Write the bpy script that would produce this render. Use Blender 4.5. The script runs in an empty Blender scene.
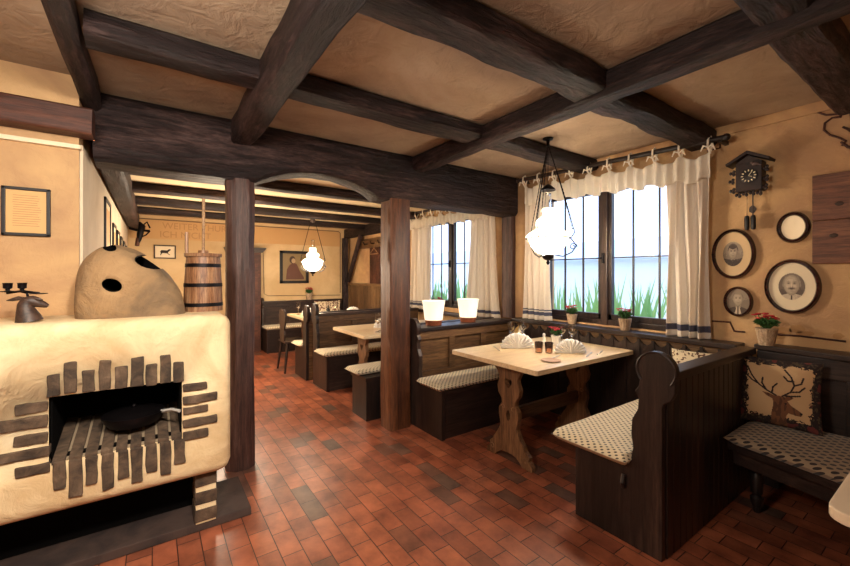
import bpy, bmesh, math, random
from mathutils import Vector, Matrix, noise
random.seed(7)
C = bpy.context.scene.collection
PI = math.pi
R = math.radians

# ------------------------------------------------------------------ materials
def lin(c):
    return tuple((x/255/12.92 if x/255 <= .04045 else ((x/255+.055)/1.055)**2.4) for x in c) + (1,)

def newmat(name):
    m = bpy.data.materials.new(name); m.use_nodes = True
    nt = m.node_tree
    return m, nt, nt.nodes['Principled BSDF']

def N(nt, t, **kw):
    n = nt.nodes.new(t)
    for k, v in kw.items():
        if k in n.inputs: n.inputs[k].default_value = v
        else: setattr(n, k, v)
    return n

def coords(nt, scale=(1, 1, 1), rot=(0, 0, 0), rand=True):
    tc = N(nt, 'ShaderNodeTexCoord')
    mp = N(nt, 'ShaderNodeMapping')
    mp.inputs['Scale'].default_value = scale; mp.inputs['Rotation'].default_value = rot
    if rand:
        oi = N(nt, 'ShaderNodeObjectInfo')
        mu = N(nt, 'ShaderNodeMath', operation='MULTIPLY'); mu.inputs[1].default_value = 17.0
        nt.links.new(oi.outputs['Random'], mu.inputs[0])
        ad = N(nt, 'ShaderNodeVectorMath', operation='ADD')
        nt.links.new(tc.outputs['Object'], ad.inputs[0]); nt.links.new(mu.outputs[0], ad.inputs[1])
        nt.links.new(ad.outputs[0], mp.inputs['Vector'])
    else:
        nt.links.new(tc.outputs['Object'], mp.inputs['Vector'])
    return mp

def ramp(nt, src, stops):
    r = N(nt, 'ShaderNodeValToRGB')
    e = r.color_ramp.elements
    while len(e) > 1: e.remove(e[-1])
    e[0].position = stops[0][0]; e[0].color = lin(stops[0][1])
    for p, c in stops[1:]:
        x = e.new(p); x.color = lin(c)
    nt.links.new(src, r.inputs[0])
    return r

def bump(nt, b, src, strength, dist=.01):
    bp = N(nt, 'ShaderNodeBump'); bp.inputs['Strength'].default_value = strength
    bp.inputs['Distance'].default_value = dist
    nt.links.new(src, bp.inputs['Height']); nt.links.new(bp.outputs[0], b.inputs['Normal'])
    return bp

def plain(name, col, rough=.6, metal=0, emit=None, es=0, trans=0, alpha=1, ior=1.45, sheen=0, spec=None):
    m, nt, b = newmat(name)
    b.inputs['Base Color'].default_value = lin(col); b.inputs['Roughness'].default_value = rough
    b.inputs['Metallic'].default_value = metal
    b.inputs['Transmission Weight'].default_value = trans; b.inputs['IOR'].default_value = ior
    b.inputs['Sheen Weight'].default_value = sheen
    if spec is not None: b.inputs['Specular IOR Level'].default_value = spec
    if emit: b.inputs['Emission Color'].default_value = lin(emit); b.inputs['Emission Strength'].default_value = es
    if rough > .25 and not trans and not emit:
        mp = coords(nt)
        n = N(nt, 'ShaderNodeTexNoise', Scale=60.0, Detail=3.0); nt.links.new(mp.outputs[0], n.inputs['Vector'])
        bump(nt, b, n.outputs[0], .15, .003)
    return m

def wood(name, dark, mid, light, axis='x', rough=.6, scale=9.0, bs=.5, bd=.006, spec=.5, streak=14.0, fine=.25):
    m, nt, b = newmat(name)
    sc = [scale, scale, scale]; sc['xyz'.index(axis)] = scale/streak
    mp = coords(nt, tuple(sc))
    n1 = N(nt, 'ShaderNodeTexNoise', Scale=3.0, Detail=9.0, Roughness=.65, Distortion=.4); nt.links.new(mp.outputs[0], n1.inputs['Vector'])
    n2 = N(nt, 'ShaderNodeTexNoise', Scale=.35, Detail=3.0); nt.links.new(mp.outputs[0], n2.inputs['Vector'])
    mx = N(nt, 'ShaderNodeMath', operation='ADD'); nt.links.new(n1.outputs[0], mx.inputs[0]); nt.links.new(n2.outputs[0], mx.inputs[1])
    ml = N(nt, 'ShaderNodeMath', operation='MULTIPLY'); ml.inputs[1].default_value = .5; nt.links.new(mx.outputs[0], ml.inputs[0])
    r = ramp(nt, ml.outputs[0], [(.34, dark), (.5, mid), (.68, light)])
    n3 = N(nt, 'ShaderNodeTexNoise', Scale=11.0, Detail=6.0, Roughness=.75); nt.links.new(mp.outputs[0], n3.inputs['Vector'])
    r3 = ramp(nt, n3.outputs[0], [(.38, (110, 100, 100)), (.52, (215, 215, 215)), (.66, (255, 255, 255))])
    m3 = N(nt, 'ShaderNodeMix', data_type='RGBA', blend_type='MULTIPLY'); m3.inputs[0].default_value = min(1, fine*3)
    nt.links.new(r.outputs[0], m3.inputs[6]); nt.links.new(r3.outputs[0], m3.inputs[7])
    nt.links.new(m3.outputs[2], b.inputs['Base Color'])
    b.inputs['Roughness'].default_value = rough; b.inputs['Specular IOR Level'].default_value = spec
    bump(nt, b, n1.outputs[0], bs, bd)
    return m

def plaster(name, c1, c2, c3=None, scale=1.3, bs=.6, bd=.012, rough=.85):
    m, nt, b = newmat(name)
    mp = coords(nt, rand=False)
    n1 = N(nt, 'ShaderNodeTexNoise', Scale=scale, Detail=5.0, Roughness=.6, Distortion=.6); nt.links.new(mp.outputs[0], n1.inputs['Vector'])
    st = [(.36, c1), (.6, c2)]
    if c3: st.append((.8, c3))
    r = ramp(nt, n1.outputs[0], st); nt.links.new(r.outputs[0], b.inputs['Base Color'])
    n2 = N(nt, 'ShaderNodeTexNoise', Scale=9.0, Detail=10.0, Roughness=.6, Distortion=.7); nt.links.new(mp.outputs[0], n2.inputs['Vector'])
    b.inputs['Roughness'].default_value = rough
    bump(nt, b, n2.outputs[0], bs, bd)
    return m

BEAMC = ((17, 11, 12), (45, 30, 30), (112, 86, 82))
M = {}
for ax in 'xyz':
    M['beam_'+ax] = wood('beam_'+ax, *BEAMC, axis=ax, rough=.6, scale=8, bs=1.0, bd=.035, streak=6, spec=.35)
    M['bench_'+ax] = wood('bench_'+ax, (24, 17, 16), (50, 36, 32), (86, 64, 54), axis=ax, rough=.42, bs=.25, bd=.003)
    M['oak_'+ax] = wood('oak_'+ax, (70, 48, 32), (118, 86, 56), (160, 124, 84), axis=ax, rough=.45, bs=.2, bd=.003)
M['mantel'] = wood('mantel', (48, 24, 17), (88, 46, 32), (124, 74, 52), axis='x', rough=.6, bs=.7, bd=.01)
M['post_z'] = wood('post_z', (44, 26, 24), (88, 58, 50), (150, 118, 106), axis='z', rough=.5, scale=8, bs=.9, bd=.012)
M['post_warm'] = wood('post_warm', (60, 30, 16), (116, 68, 38), (158, 108, 74), axis='z', rough=.5, scale=8, bs=.7, bd=.01)
M['pine_x'] = wood('pine_x', (212, 180, 138), (232, 206, 166), (244, 224, 188), axis='x', rough=.35, bs=.1, bd=.002, fine=.1)
M['pine_z'] = wood('pine_z', (92, 62, 40), (140, 100, 68), (172, 132, 96), axis='z', rough=.5, bs=.3, bd=.003)
M['churn'] = wood('churn', (96, 58, 36), (156, 108, 72), (214, 176, 134), axis='z', rough=.45, scale=14, bs=.3, bd=.003)
M['boardwood'] = wood('boardwood', (84, 46, 30), (134, 82, 54), (166, 112, 78), axis='y', rough=.55, scale=7, bs=.4, bd=.004)
M['frame'] = wood('frame', (30, 14, 12), (62, 30, 26), (104, 58, 50), axis='y', rough=.22, bs=.1, bd=.002)
M['ceil'] = plaster('ceil', (150, 128, 108), (182, 158, 132), (200, 182, 160), bs=1.0, bd=.02)
M['ceil_back'] = plaster('ceil_back', (204, 178, 138), (226, 204, 164), bs=.5)
M['wall'] = plaster('wall', (176, 138, 102), (208, 170, 122), (222, 190, 142), scale=1.6, bs=.6, bd=.018)
M['wall_back'] = plaster('wall_back', (204, 172, 126), (224, 196, 150), scale=1.0, bs=.4)
M['wall_pale'] = plaster('wall_pale', (206, 186, 158), (222, 204, 178), scale=1.2, bs=.4)
M['stove'] = plaster('stove', (206, 176, 132), (234, 212, 170), (246, 230, 196), scale=2.6, bs=.7, bd=.02)
M['dome'] = plaster('dome', (112, 92, 70), (158, 126, 88), (184, 150, 108), scale=3.5, bs=1.0, bd=.03)
M['soot_and_shade'] = plain('soot_and_shade', (9, 8, 8), .95, spec=.1)  # chamber soot; also the painted dark of the void under the stove
M['mortar'] = plain('mortar', (150, 132, 108), .9)
M['brick'] = plaster('brick', (54, 43, 34), (94, 75, 58), (124, 102, 82), scale=14, bs=1.0, bd=.01)
M['iron'] = plain('iron', (26, 22, 24), .45, .7)
M['bronze'] = plaster('bronze', (40, 28, 24), (74, 54, 44), scale=30, bs=.8, bd=.006, rough=.5)
M['black'] = plain('black', (22, 17, 18), .5)
M['paper'] = plain('paper', (214, 170, 112), .6)
M['paper_white'] = plain('paper_white', (236, 220, 188), .5)
M['mirror'] = plain('mirror', (240, 236, 226), .12, 1.0)
M['glass'] = plain('glass', (255, 255, 255), .0, trans=1, ior=1.45)
M['candle'] = plain('candle', (255, 240, 210), .5, emit=(255, 210, 140), es=4)
M['linen'] = plain('linen', (250, 248, 244), .8, sheen=.3)
M['china'] = plain('china', (240, 236, 228), .2)
M['platecol'] = plain('platecol', (176, 140, 108), .5)
M['terra'] = plain('terra', (150, 92, 62), .6)
M['leaf'] = plain('leaf', (58, 98, 48), .6)
M['leaf_dark'] = plain('leaf_dark', (44, 66, 40), .6)
M['redflower'] = plain('redflower', (186, 36, 48), .6)
M['steel'] = plain('steel', (214, 210, 204), .35, .3)
M['ceramic_lit'] = plain('ceramic_lit', (250, 244, 230), .5, emit=(255, 240, 212), es=.4)
M['copper'] = plain('copper', (150, 84, 56), .4, .3)
def opal(name, es, tr):
    m, nt, b = newmat(name)
    b.inputs['Base Color'].default_value = lin((250, 244, 232)); b.inputs['Emission Color'].default_value = lin((255, 236, 204)); b.inputs['Emission Strength'].default_value = es
    t = N(nt, 'ShaderNodeBsdfTransparent'); x = N(nt, 'ShaderNodeMixShader'); x.inputs[0].default_value = tr
    nt.links.new(b.outputs[0], x.inputs[1]); nt.links.new(t.outputs[0], x.inputs[2]); nt.links.new(x.outputs[0], nt.nodes['Material Output'].inputs[0]); return m
M['opal'] = opal('opal', .9, .35); M['opal_soft'] = opal('opal_soft', .5, .6)
M['skin'] = plain('skin', (178, 150, 116), .6)
M['skin_light'] = plain('skin_light', (206, 186, 156), .6)
M['sepia_dark'] = plain('sepia_dark', (66, 48, 38), .6)
M['sepia_mid'] = plain('sepia_mid', (120, 94, 70), .6)
M['ink'] = plain('ink', (40, 30, 26), .7)
M['clockwood'] = plain('clockwood', (38, 24, 22), .5)
M['birch'] = wood('birch', (120, 84, 60), (206, 176, 142), (236, 216, 190), axis='z', rough=.7, scale=30, bs=.6, bd=.004)
M['trimwood'] = wood('trimwood', (150, 112, 78), (178, 140, 100), (196, 160, 122), axis='y', rough=.6)

# curtain fabric, lets daylight through
def cloth(name, col, tcol, f=.35):
    m, nt, b = newmat(name)
    b.inputs['Base Color'].default_value = lin(col); b.inputs['Roughness'].default_value = .9
    t = N(nt, 'ShaderNodeBsdfTranslucent'); t.inputs[0].default_value = lin(tcol)
    mx = N(nt, 'ShaderNodeMixShader'); mx.inputs[0].default_value = f
    nt.links.new(b.outputs[0], mx.inputs[1]); nt.links.new(t.outputs[0], mx.inputs[2])
    nt.links.new(mx.outputs[0], nt.nodes['Material Output'].inputs[0])
    mp = coords(nt, (1, 1, 1))
    w = N(nt, 'ShaderNodeTexNoise', Scale=300.0, Detail=2.0); nt.links.new(mp.outputs[0], w.inputs['Vector'])
    bump(nt, b, w.outputs[0], .2, .001)
    return m
M['curtain'] = cloth('curtain', (250, 243, 232), (244, 230, 210), .4)
M['valance'] = cloth('valance', (252, 247, 238), (250, 240, 220), .42)
M['curtainband'] = cloth('curtainband', (82, 84, 104), (80, 84, 110), .15)

# polka dot upholstery
def dots(name, base, dot, size, thr=.3, rot=45):
    m, nt, b = newmat(name)
    tc = N(nt, 'ShaderNodeTexCoord'); sp = N(nt, 'ShaderNodeSeparateXYZ'); nt.links.new(tc.outputs['Object'], sp.inputs[0])
    ax = N(nt, 'ShaderNodeMath', operation='ADD'); ay = N(nt, 'ShaderNodeMath', operation='ADD')
    nt.links.new(sp.outputs[0], ax.inputs[0]); nt.links.new(sp.outputs[2], ax.inputs[1])
    nt.links.new(sp.outputs[1], ay.inputs[0]); nt.links.new(sp.outputs[2], ay.inputs[1])
    cb = N(nt, 'ShaderNodeCombineXYZ'); nt.links.new(ax.outputs[0], cb.inputs[0]); nt.links.new(ay.outputs[0], cb.inputs[1])
    mp = N(nt, 'ShaderNodeMapping'); mp.inputs['Rotation'].default_value = (0, 0, R(rot)); nt.links.new(cb.outputs[0], mp.inputs[0])
    v = N(nt, 'ShaderNodeTexVoronoi', voronoi_dimensions='2D'); v.inputs['Scale'].default_value = 1/size; v.inputs['Randomness'].default_value = 0
    nt.links.new(mp.outputs[0], v.inputs['Vector'])
    lt = N(nt, 'ShaderNodeMath', operation='LESS_THAN'); lt.inputs[1].default_value = thr; nt.links.new(v.outputs['Distance'], lt.inputs[0])
    mx = N(nt, 'ShaderNodeMix', data_type='RGBA'); mx.inputs[6].default_value = lin(base); mx.inputs[7].default_value = lin(dot)
    nt.links.new(lt.outputs[0], mx.inputs[0]); nt.links.new(mx.outputs[2], b.inputs['Base Color'])
    b.inputs['Roughness'].default_value = .9; b.inputs['Sheen Weight'].default_value = .2
    n = N(nt, 'ShaderNodeTexNoise', Scale=250.0); nt.links.new(tc.outputs['Object'], n.inputs['Vector'])
    bump(nt, b, n.outputs[0], .3, .002)
    return m
M['dots'] = dots('dots', (220, 204, 172), (58, 48, 46), .029, .25)
M['dots_big'] = dots('dots_big', (160, 138, 112), (44, 34, 34), .040, .32)

def floor_mat():
    m, nt, b = newmat('floor_tiles')
    mp = coords(nt, (1, 1, 1), (0, 0, R(90)), rand=False)
    br = N(nt, 'ShaderNodeTexBrick', offset=.36, offset_frequency=2)
    br.inputs['Color1'].default_value = (0, 0, 0, 1); br.inputs['Color2'].default_value = (1, 1, 1, 1)
    br.inputs['Mortar'].default_value = (.5, .5, .5, 1)
    br.inputs['Scale'].default_value = 1; br.inputs['Mortar Size'].default_value = .0028; br.inputs['Mortar Smooth'].default_value = .3
    br.inputs['Brick Width'].default_value = .206; br.inputs['Row Height'].default_value = .109; br.inputs['Bias'].default_value = 0
    nt.links.new(mp.outputs[0], br.inputs['Vector'])
    r = ramp(nt, br.outputs['Color'], [(0, (128, 80, 62)), (.07, (106, 86, 76)), (.14, (144, 86, 64)), (.45, (166, 96, 70)), (.8, (180, 108, 78)), (1, (144, 82, 62))])
    n = N(nt, 'ShaderNodeTexNoise', Scale=6.0, Detail=6.0, Roughness=.6); nt.links.new(mp.outputs[0], n.inputs['Vector'])
    r2 = ramp(nt, n.outputs[0], [(.3, (170, 160, 158)), (.65, (255, 250, 245))])
    mu = N(nt, 'ShaderNodeMix', data_type='RGBA', blend_type='MULTIPLY'); mu.inputs[0].default_value = 1
    nt.links.new(r.outputs[0], mu.inputs[6]); nt.links.new(r2.outputs[0], mu.inputs[7])
    mo = N(nt, 'ShaderNodeMix', data_type='RGBA'); nt.links.new(br.outputs['Fac'], mo.inputs[0])
    nt.links.new(mu.outputs[2], mo.inputs[6]); mo.inputs[7].default_value = lin((52, 34, 30))
    nt.links.new(mo.outputs[2], b.inputs['Base Color'])
    b.inputs['Roughness'].default_value = .36
    h = N(nt, 'ShaderNodeMath', operation='SUBTRACT'); nt.links.new(n.outputs[0], h.inputs[0]); nt.links.new(br.outputs['Fac'], h.inputs[1])
    bump(nt, b, h.outputs[0], .5, .004)
    return m
M['floor'] = floor_mat()

# ------------------------------------------------------------------ mesh helpers
class MB:
    def __init__(s): s.bm = bmesh.new(); s.mi = 0
    def _new(s, fs):
        for f in fs: f.material_index = s.mi
    def box(s, x0, x1, y0, y1, z0, z1, bev=0, mi=None):
        if mi is not None: s.mi = mi
        t = bmesh.new()
        vs = [t.verts.new((x, y, z)) for x in (x0, x1) for y in (y0, y1) for z in (z0, z1)]
        for q in ((0, 1, 3, 2), (4, 6, 7, 5), (0, 4, 5, 1), (2, 3, 7, 6), (0, 2, 6, 4), (1, 5, 7, 3)): t.faces.new([vs[i] for i in q])
        if bev: bmesh.ops.bevel(t, geom=t.edges[:], offset=bev, segments=2, affect='EDGES', profile=.6)
        s.merge(t); return s
    def merge(s, t):
        mp = {}
        for v in t.verts: mp[v] = s.bm.verts.new(v.co)
        for f in t.faces:
            try: nf = s.bm.faces.new([mp[v] for v in f.verts]); nf.material_index = s.mi if f.material_index == 0 else f.material_index
            except ValueError: pass
        t.free()
    def prism(s, pts, axis, d0, d1, bev=0, mi=None):
        """pts 2D polygon; axis = extrusion axis; other two axes in xyz order"""
        if mi is not None: s.mi = mi
        t = bmesh.new()
        def mk(p, d):
            return {'x': (d, p[0], p[1]), 'y': (p[0], d, p[1]), 'z': (p[0], p[1], d)}[axis]
        a = [t.verts.new(mk(p, d0)) for p in pts]; b = [t.verts.new(mk(p, d1)) for p in pts]
        t.faces.new(a); t.faces.new(b[::-1])
        n = len(pts)
        for i in range(n): t.faces.new((a[i], b[i], b[(i+1) % n], a[(i+1) % n]))
        bmesh.ops.recalc_face_normals(t, faces=t.faces[:])
        if bev:
            es = [e for e in t.edges if len(e.link_faces) == 2 and e.calc_face_angle(0) > .5]
            bmesh.ops.bevel(t, geom=es, offset=bev, segments=2, affect='EDGES', profile=.6)
        s.merge(t); return s
    def lathe(s, prof, c=(0, 0, 0), seg=24, axis='z', mod=None, mi=None):
        """prof list of (r, h)"""
        if mi is not None: s.mi = mi
        rings = []
        for r, h in prof:
            if r < 1e-5:
                p = (0, 0, h); rings.append([s.bm.verts.new(s._ax(p, c, axis))])
            else:
                ring = []
                for i in range(seg):
                    a = 2*PI*i/seg; rr = r*(mod(a, h) if mod else 1)
                    ring.append(s.bm.verts.new(s._ax((rr*math.cos(a), rr*math.sin(a), h), c, axis)))
                rings.append(ring)
        for a, b in zip(rings, rings[1:]):
            for i in range(seg):
                j = (i+1) % seg
                if len(a) == 1 and len(b) == 1: continue
                if len(a) == 1: f = (a[0], b[i], b[j])
                elif len(b) == 1: f = (a[i], b[0], a[j])
                else: f = (a[i], b[i], b[j], a[j])
                s.bm.faces.new(f).material_index = s.mi
        return s
    def _ax(s, p, c, axis):
        x, y, z = p
        if axis == 'x': x, y, z = z, x, y
        elif axis == '-x': x, y, z = -z, x, y
        elif axis == 'y': x, y, z = x, z, y
        return (c[0]+x, c[1]+y, c[2]+z)
    def tube(s, pts, r, seg=8, closed=False, mi=None, cap=True):
        if mi is not None: s.mi = mi
        P = [Vector(p) for p in pts]; n = len(P)
        rs = r if isinstance(r, (list, tuple)) else [r]*n
        rings = []; up = Vector((0, 0, 1)); prev = None
        for i, p in enumerate(P):
            d = (P[(i+1) % n]-P[i-1]) if closed else (P[min(i+1, n-1)]-P[max(i-1, 0)])
            if d.length < 1e-9: d = Vector((0, 0, 1))
            d.normalize()
            if prev is None:
                a = d.cross(up)
                if a.length < .05: a = d.cross(Vector((1, 0, 0)))
            else: a = prev - d*prev.dot(d)
            if a.length < 1e-6: a = d.orthogonal()
            a.normalize(); prev = a; b = d.cross(a)
            rings.append([s.bm.verts.new(p+(a*math.cos(2*PI*k/seg)+b*math.sin(2*PI*k/seg))*rs[i]) for k in range(seg)])
        m = n if closed else n-1
        for i in range(m):
            A, B = rings[i], rings[(i+1) % n]
            for k in range(seg):
                l = (k+1) % seg
                s.bm.faces.new((A[k], A[l], B[l], B[k])).material_index = s.mi
        if cap and not closed:
            s.bm.faces.new(rings[0][::-1]).material_index = s.mi; s.bm.faces.new(rings[-1]).material_index = s.mi
        return s
    def ball(s, c, r, sc=(1, 1, 1), sub=2, mi=None):
        if mi is not None: s.mi = mi
        t = bmesh.new(); bmesh.ops.create_icosphere(t, subdivisions=sub, radius=r)
        for v in t.verts: v.co = Vector((v.co.x*sc[0]+c[0], v.co.y*sc[1]+c[1], v.co.z*sc[2]+c[2]))
        s.merge(t); return s
    def grid(s, nu, nv, pos, cls=None, closed_u=False):
        V = [[s.bm.verts.new(pos(i/nu, j/nv)) for j in range(nv+1)] for i in range(nu+1)]
        for i in range(nu):
            for j in range(nv):
                k = cls((i+.5)/nu, (j+.5)/nv) if cls else s.mi
                if k is None: continue
                s.bm.faces.new((V[i][j], V[i+1][j], V[i+1][j+1], V[i][j+1])).material_index = k
        return s
    def rotz(s, deg, c):
        bmesh.ops.rotate(s.bm, verts=s.bm.verts[:], cent=Vector(c), matrix=Matrix.Rotation(R(deg), 3, 'Z')); return s
    def wobble(s, amp, freq=3.0):
        for v in s.bm.verts: v.co += noise.noise_vector(v.co*freq)*amp
        return s
    def build(s, name, mats, parent=None, smooth=False, origin=None, solid=0):
        if not isinstance(mats, (list, tuple)): mats = [mats]
        loose = [v for v in s.bm.verts if not v.link_faces]
        if loose: bmesh.ops.delete(s.bm, geom=loose, context='VERTS')
        bmesh.ops.recalc_face_normals(s.bm, faces=s.bm.faces[:])
        if parent is not None: o0 = Vector(parent['_o'])
        elif origin is not None: o0 = Vector(origin)
        else:
            cs = [v.co for v in s.bm.verts]
            o0 = Vector(((min(c.x for c in cs)+max(c.x for c in cs))/2, (min(c.y for c in cs)+max(c.y for c in cs))/2, min(c.z for c in cs)))
        for v in s.bm.verts: v.co -= o0
        me = bpy.data.meshes.new(name); s.bm.to_mesh(me); s.bm.free()
        for m in mats: me.materials.append(M[m] if isinstance(m, str) else m)
        if smooth:
            me.polygons.foreach_set('use_smooth', [True]*len(me.polygons))
            try: me.set_sharp_from_angle(angle=R(45))
            except Exception: pass
        o = bpy.data.objects.new(name, me); C.objects.link(o)
        o['_o'] = tuple(o0)
        if parent is not None: o.parent = parent
        else: o.location = o0
        if solid:
            md = o.modifiers.new('thick', 'SOLIDIFY'); md.thickness = solid; md.offset = 0
        return o

def thing(name, loc, label, cat, group=None):
    o = bpy.data.objects.new(name, None); C.objects.link(o); o.location = loc; o['_o'] = tuple(loc)
    o.empty_display_size = .1
    o['label'] = label; o['category'] = cat
    if group: o['group'] = group
    return o
def tag(o, label, cat, group=None, kind=None):
    if label: o['label'] = label
    if cat: o['category'] = cat
    if group: o['group'] = group
    if kind: o['kind'] = kind
    return o
def struct(o, label=None):
    o['kind'] = 'structure'
    if label: o['label'] = label
    return o
def hnoise(a, b=0.): return noise.noise(Vector((a, b, 3.7)))

# camera constants of the photograph, used only to place things measured on it
F_, H_, CX, CY = 391., 1.45, 425., 274.5
A_ = R(34.9); S_, K_ = math.sin(A_), math.cos(A_)
def P(px, py, ax, val):
    u = (px-CX)/F_; v = (CY-py)/F_; d = (S_+K_*u, K_-S_*u, v)
    i = 'xyz'.index(ax); o = (0, 0, H_); t = (val-o[i])/d[i]
    return Vector([o[k]+t*d[k] for k in range(3)])

def boolean(o, cutters):
    for c in cutters:
        md = o.modifiers.new('b', 'BOOLEAN'); md.operation = 'DIFFERENCE'; md.object = c; md.solver = 'EXACT'
    bpy.context.view_layer.update()
    dg = bpy.context.evaluated_depsgraph_get()
    me = bpy.data.meshes.new_from_object(o.evaluated_get(dg))
    o.modifiers.clear(); old = o.data; o.data = me; me.name = old.name
    for c in cutters: bpy.data.objects.remove(c, do_unlink=True)

# ------------------------------------------------------------------ setting
W = 3.6          # inner face of the window wall
ZC = 2.585       # front ceiling
YB = 8.1         # back wall
ZB = 2.45        # ceiling of the back room
struct(MB().box(-2.6, 3.9, -2.2, YB+.2, -.1, 0).build('floor', 'floor', origin=(0, 0, 0)), 'red terracotta tile floor')
struct(MB().box(-2.6, 3.9, -2.2, 3.42, ZC, ZC+.1).build('ceiling', 'ceil', origin=(0, 0, 0)), 'rough plaster ceiling between dark beams')
struct(MB().box(-2.6, 3.9, 3.42, YB+.2, ZB, ZB+.24).build('ceiling_back', 'ceil_back', origin=(0, 0, 0)))
WIN = [(1.36, 2.86, .96, 2.34), (3.72, 5.3, .96, 2.3)]
m = MB()
ys = [-2.2, WIN[0][0], WIN[0][1], WIN[1][0], WIN[1][1], YB]
m.box(W, W+.22, ys[0], ys[1], 0, 2.69); m.box(W, W+.22, ys[2], ys[3], 0, 2.69); m.box(W, W+.22, ys[4], ys[5], 0, 2.69)
for y0, y1, z0, z1 in WIN: m.box(W, W+.22, y0, y1, 0, z0); m.box(W, W+.22, y0, y1, z1, 2.69)
wall_right = struct(m.build('wall_right', 'wall', origin=(0, 0, 0)))
wall_back = struct(MB().box(-.6, 3.9, YB, YB+.2, 0, 2.69).build('wall_back', 'wall_back', origin=(0, 0, 0)))
m = MB()
m.box(-2.6, -.345, 2.98, YB, 0, 2.69)
wall_left = struct(m.build('wall_left', 'wall', origin=(0, 0, 0)))
m = MB(); m.box(-.345, -.33, 3.0, YB, 1.1, 2.2)
m.build('limewash_coat', 'wall_pale', wall_left)
m = MB(); m.box(-2.6, -.335, 2.955, 2.98, 2.165, 2.19, .004)
m.build('wall_lip', 'paper_white', wall_left)
struct(MB().box(-2.7, -2.6, -2.2, 2.98, 0, 2.69).build('wall_outer', 'wall', origin=(0, 0, 0)))
struct(MB().box(-2.7, 3.9, -2.3, -2.2, 0, 2.69).build('wall_front', 'wall', origin=(0, 0, 0)))

# plaster cornice strip at the top of the window wall
struct(MB().box(W-.02, W, -2.2, 3.1, ZC-.07, ZC, .004).build('trim_1', 'wall'))
# painted brown border line with a scroll, and painted trees low on the wall
def wl(px, py, x=W-.003): return P(px, py, 'x', x)
m = MB()
for path in ([(707, 151), (720, 148), (720, 130), (760, 120), (814, 106.5), (817, 112), (826, 115), (842, 114), (840, 118)],
             [(840, 117), (832, 118), (825, 123), (824, 130), (830, 135), (840, 138), (846, 141), (842, 146)],
             [(846, 128), (850, 131), (858, 130)],
             [(712, 321), (730, 322), (734, 331), (745, 332)], [(769, 334), (800, 336), (846, 341.5)]):
    m.tube([wl(a, b) for a, b in path], .007, 6)
m.build('painted_border', 'mantel', wall_right)
M['paint_tan'] = plain('paint_tan', (176, 136, 92), .85)
m = MB()
def blob(cx, cy, rx, ry, n=18, x=W-.0015):
    pts = []
    for i in range(n):
        a = 2*PI*i/n; k = 1+.35*hnoise(cx+3*math.cos(a), cy+3*math.sin(a))
        p = P(cx+rx*k*math.cos(a), cy+ry*k*math.sin(a), 'x', x); pts.append((p.y, p.z))
    return pts
for b_ in ((783, 331, 10, 4), (797, 329, 8, 4), (805, 334, 9, 3), (838, 336, 6, 3), (776, 336, 9, 3)):
    m.prism(blob(*b_), 'x', W-.002, W+.001)
m.build('painted_trees', 'paint_tan', wall_right)

# ------------------------------------------------------------------ beams
def beam(name, p0, p1, w, h, mat, label, seg=26, wob=.012, rough_edge=.02, cat='beam', group=None, arch=None, parent=None, part=None):
    """hewn beam along p0..p1 (bottom centre line), width w, height h"""
    p0, p1 = Vector(p0), Vector(p1); d = (p1-p0); L = d.length; d.normalize()
    vert = abs(d.z) > .9
    up = Vector((0, 1, 0)) if vert else (Vector((0, 0, 1)) - d*d.z).normalized()
    side = d.cross(up)
    prof = []
    e = rough_edge; n = 3
    def cs():
        out = []
        W2 = w/2
        pts = [(-W2+e, 0), (W2-e, 0), (W2, e), (W2, h-e), (W2-e, h), (-W2+e, h), (-W2, h-e), (-W2, e)]
        for i in range(8):
            a, b = pts[i], pts[(i+1) % 8]
            kk = 3 if i % 2 == 0 else 1
            for k in range(kk): out.append((a[0]+(b[0]-a[0])*k/kk, a[1]+(b[1]-a[1])*k/kk))
        return out
    base = cs(); m = MB(); rings = []
    for i in range(seg+1):
        t = i/seg; c = p0+d*L*t; ring = []
        lift = arch(t) if arch else 0
        for x, z in base:
            zz = z
            if lift and z < h*.5: zz = z+lift
            q = c+side*x+up*zz
            nv = noise.noise_vector(q*2.3)*wob + noise.noise_vector(q*9)*wob*.45
            if not vert and z > h*.9: nv *= .2
            ring.append(m.bm.verts.new(q+nv))
        rings.append(ring)
    k = len(base)
    for a, b in zip(rings, rings[1:]):
        for i in range(k): m.bm.faces.new((a[i], a[(i+1) % k], b[(i+1) % k], b[i]))
    m.bm.faces.new(rings[0][::-1]); m.bm.faces.new(rings[-1])
    if parent is not None: return m.build(part or name, mat, parent, smooth=True)
    o = m.build(name, mat, None, smooth=True)
    return tag(o, label, cat, group)
GB = 'hewn beams under the dining room ceiling'
# cross beams (towards the window wall)
def xbeam(y0, y1, zb, label, x0=-.24, x1=W-.005, wob=.012): beam('ceiling_beam', (x0, (y0+y1)/2, zb), (x1, (y0+y1)/2, zb), y1-y0, ZC-zb-.002, 'beam_x', label, 40, wob, group=GB)
xbeam(2.17, 2.36, 2.478, 'dark cross beam running above the hanging lamp, just in front of the arched lintel')
xbeam(1.19, 1.40, 2.462, 'dark knotty cross beam reaching the window wall above the right curtain', wob=.025)
xbeam(.36, .55, 2.46, 'thick dark cross beam at the top right corner above the wall board', wob=.014)
# long beams below them
beam('ceiling_beam', (.535, -1.6, 2.39), (.545, 3.13, 2.40), .15, .19, 'beam_y', 'reddish-brown long beam running from top centre to the left post', 40, .012, group=GB)
beam('ceiling_beam', (2.115, -1.6, 2.44), (2.11, 3.16, 2.44), .15, .14, 'beam_y', 'long dark beam crossing from the top right corner to the arched lintel', 40, .01, group=GB)
beam('ceiling_beam', (-.30, -1.6, 2.46), (-.30, 3.13, 2.45), .085, .125, 'beam_y', 'narrow dark long beam over the stove at the top left', 36, .009, group=GB)
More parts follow.
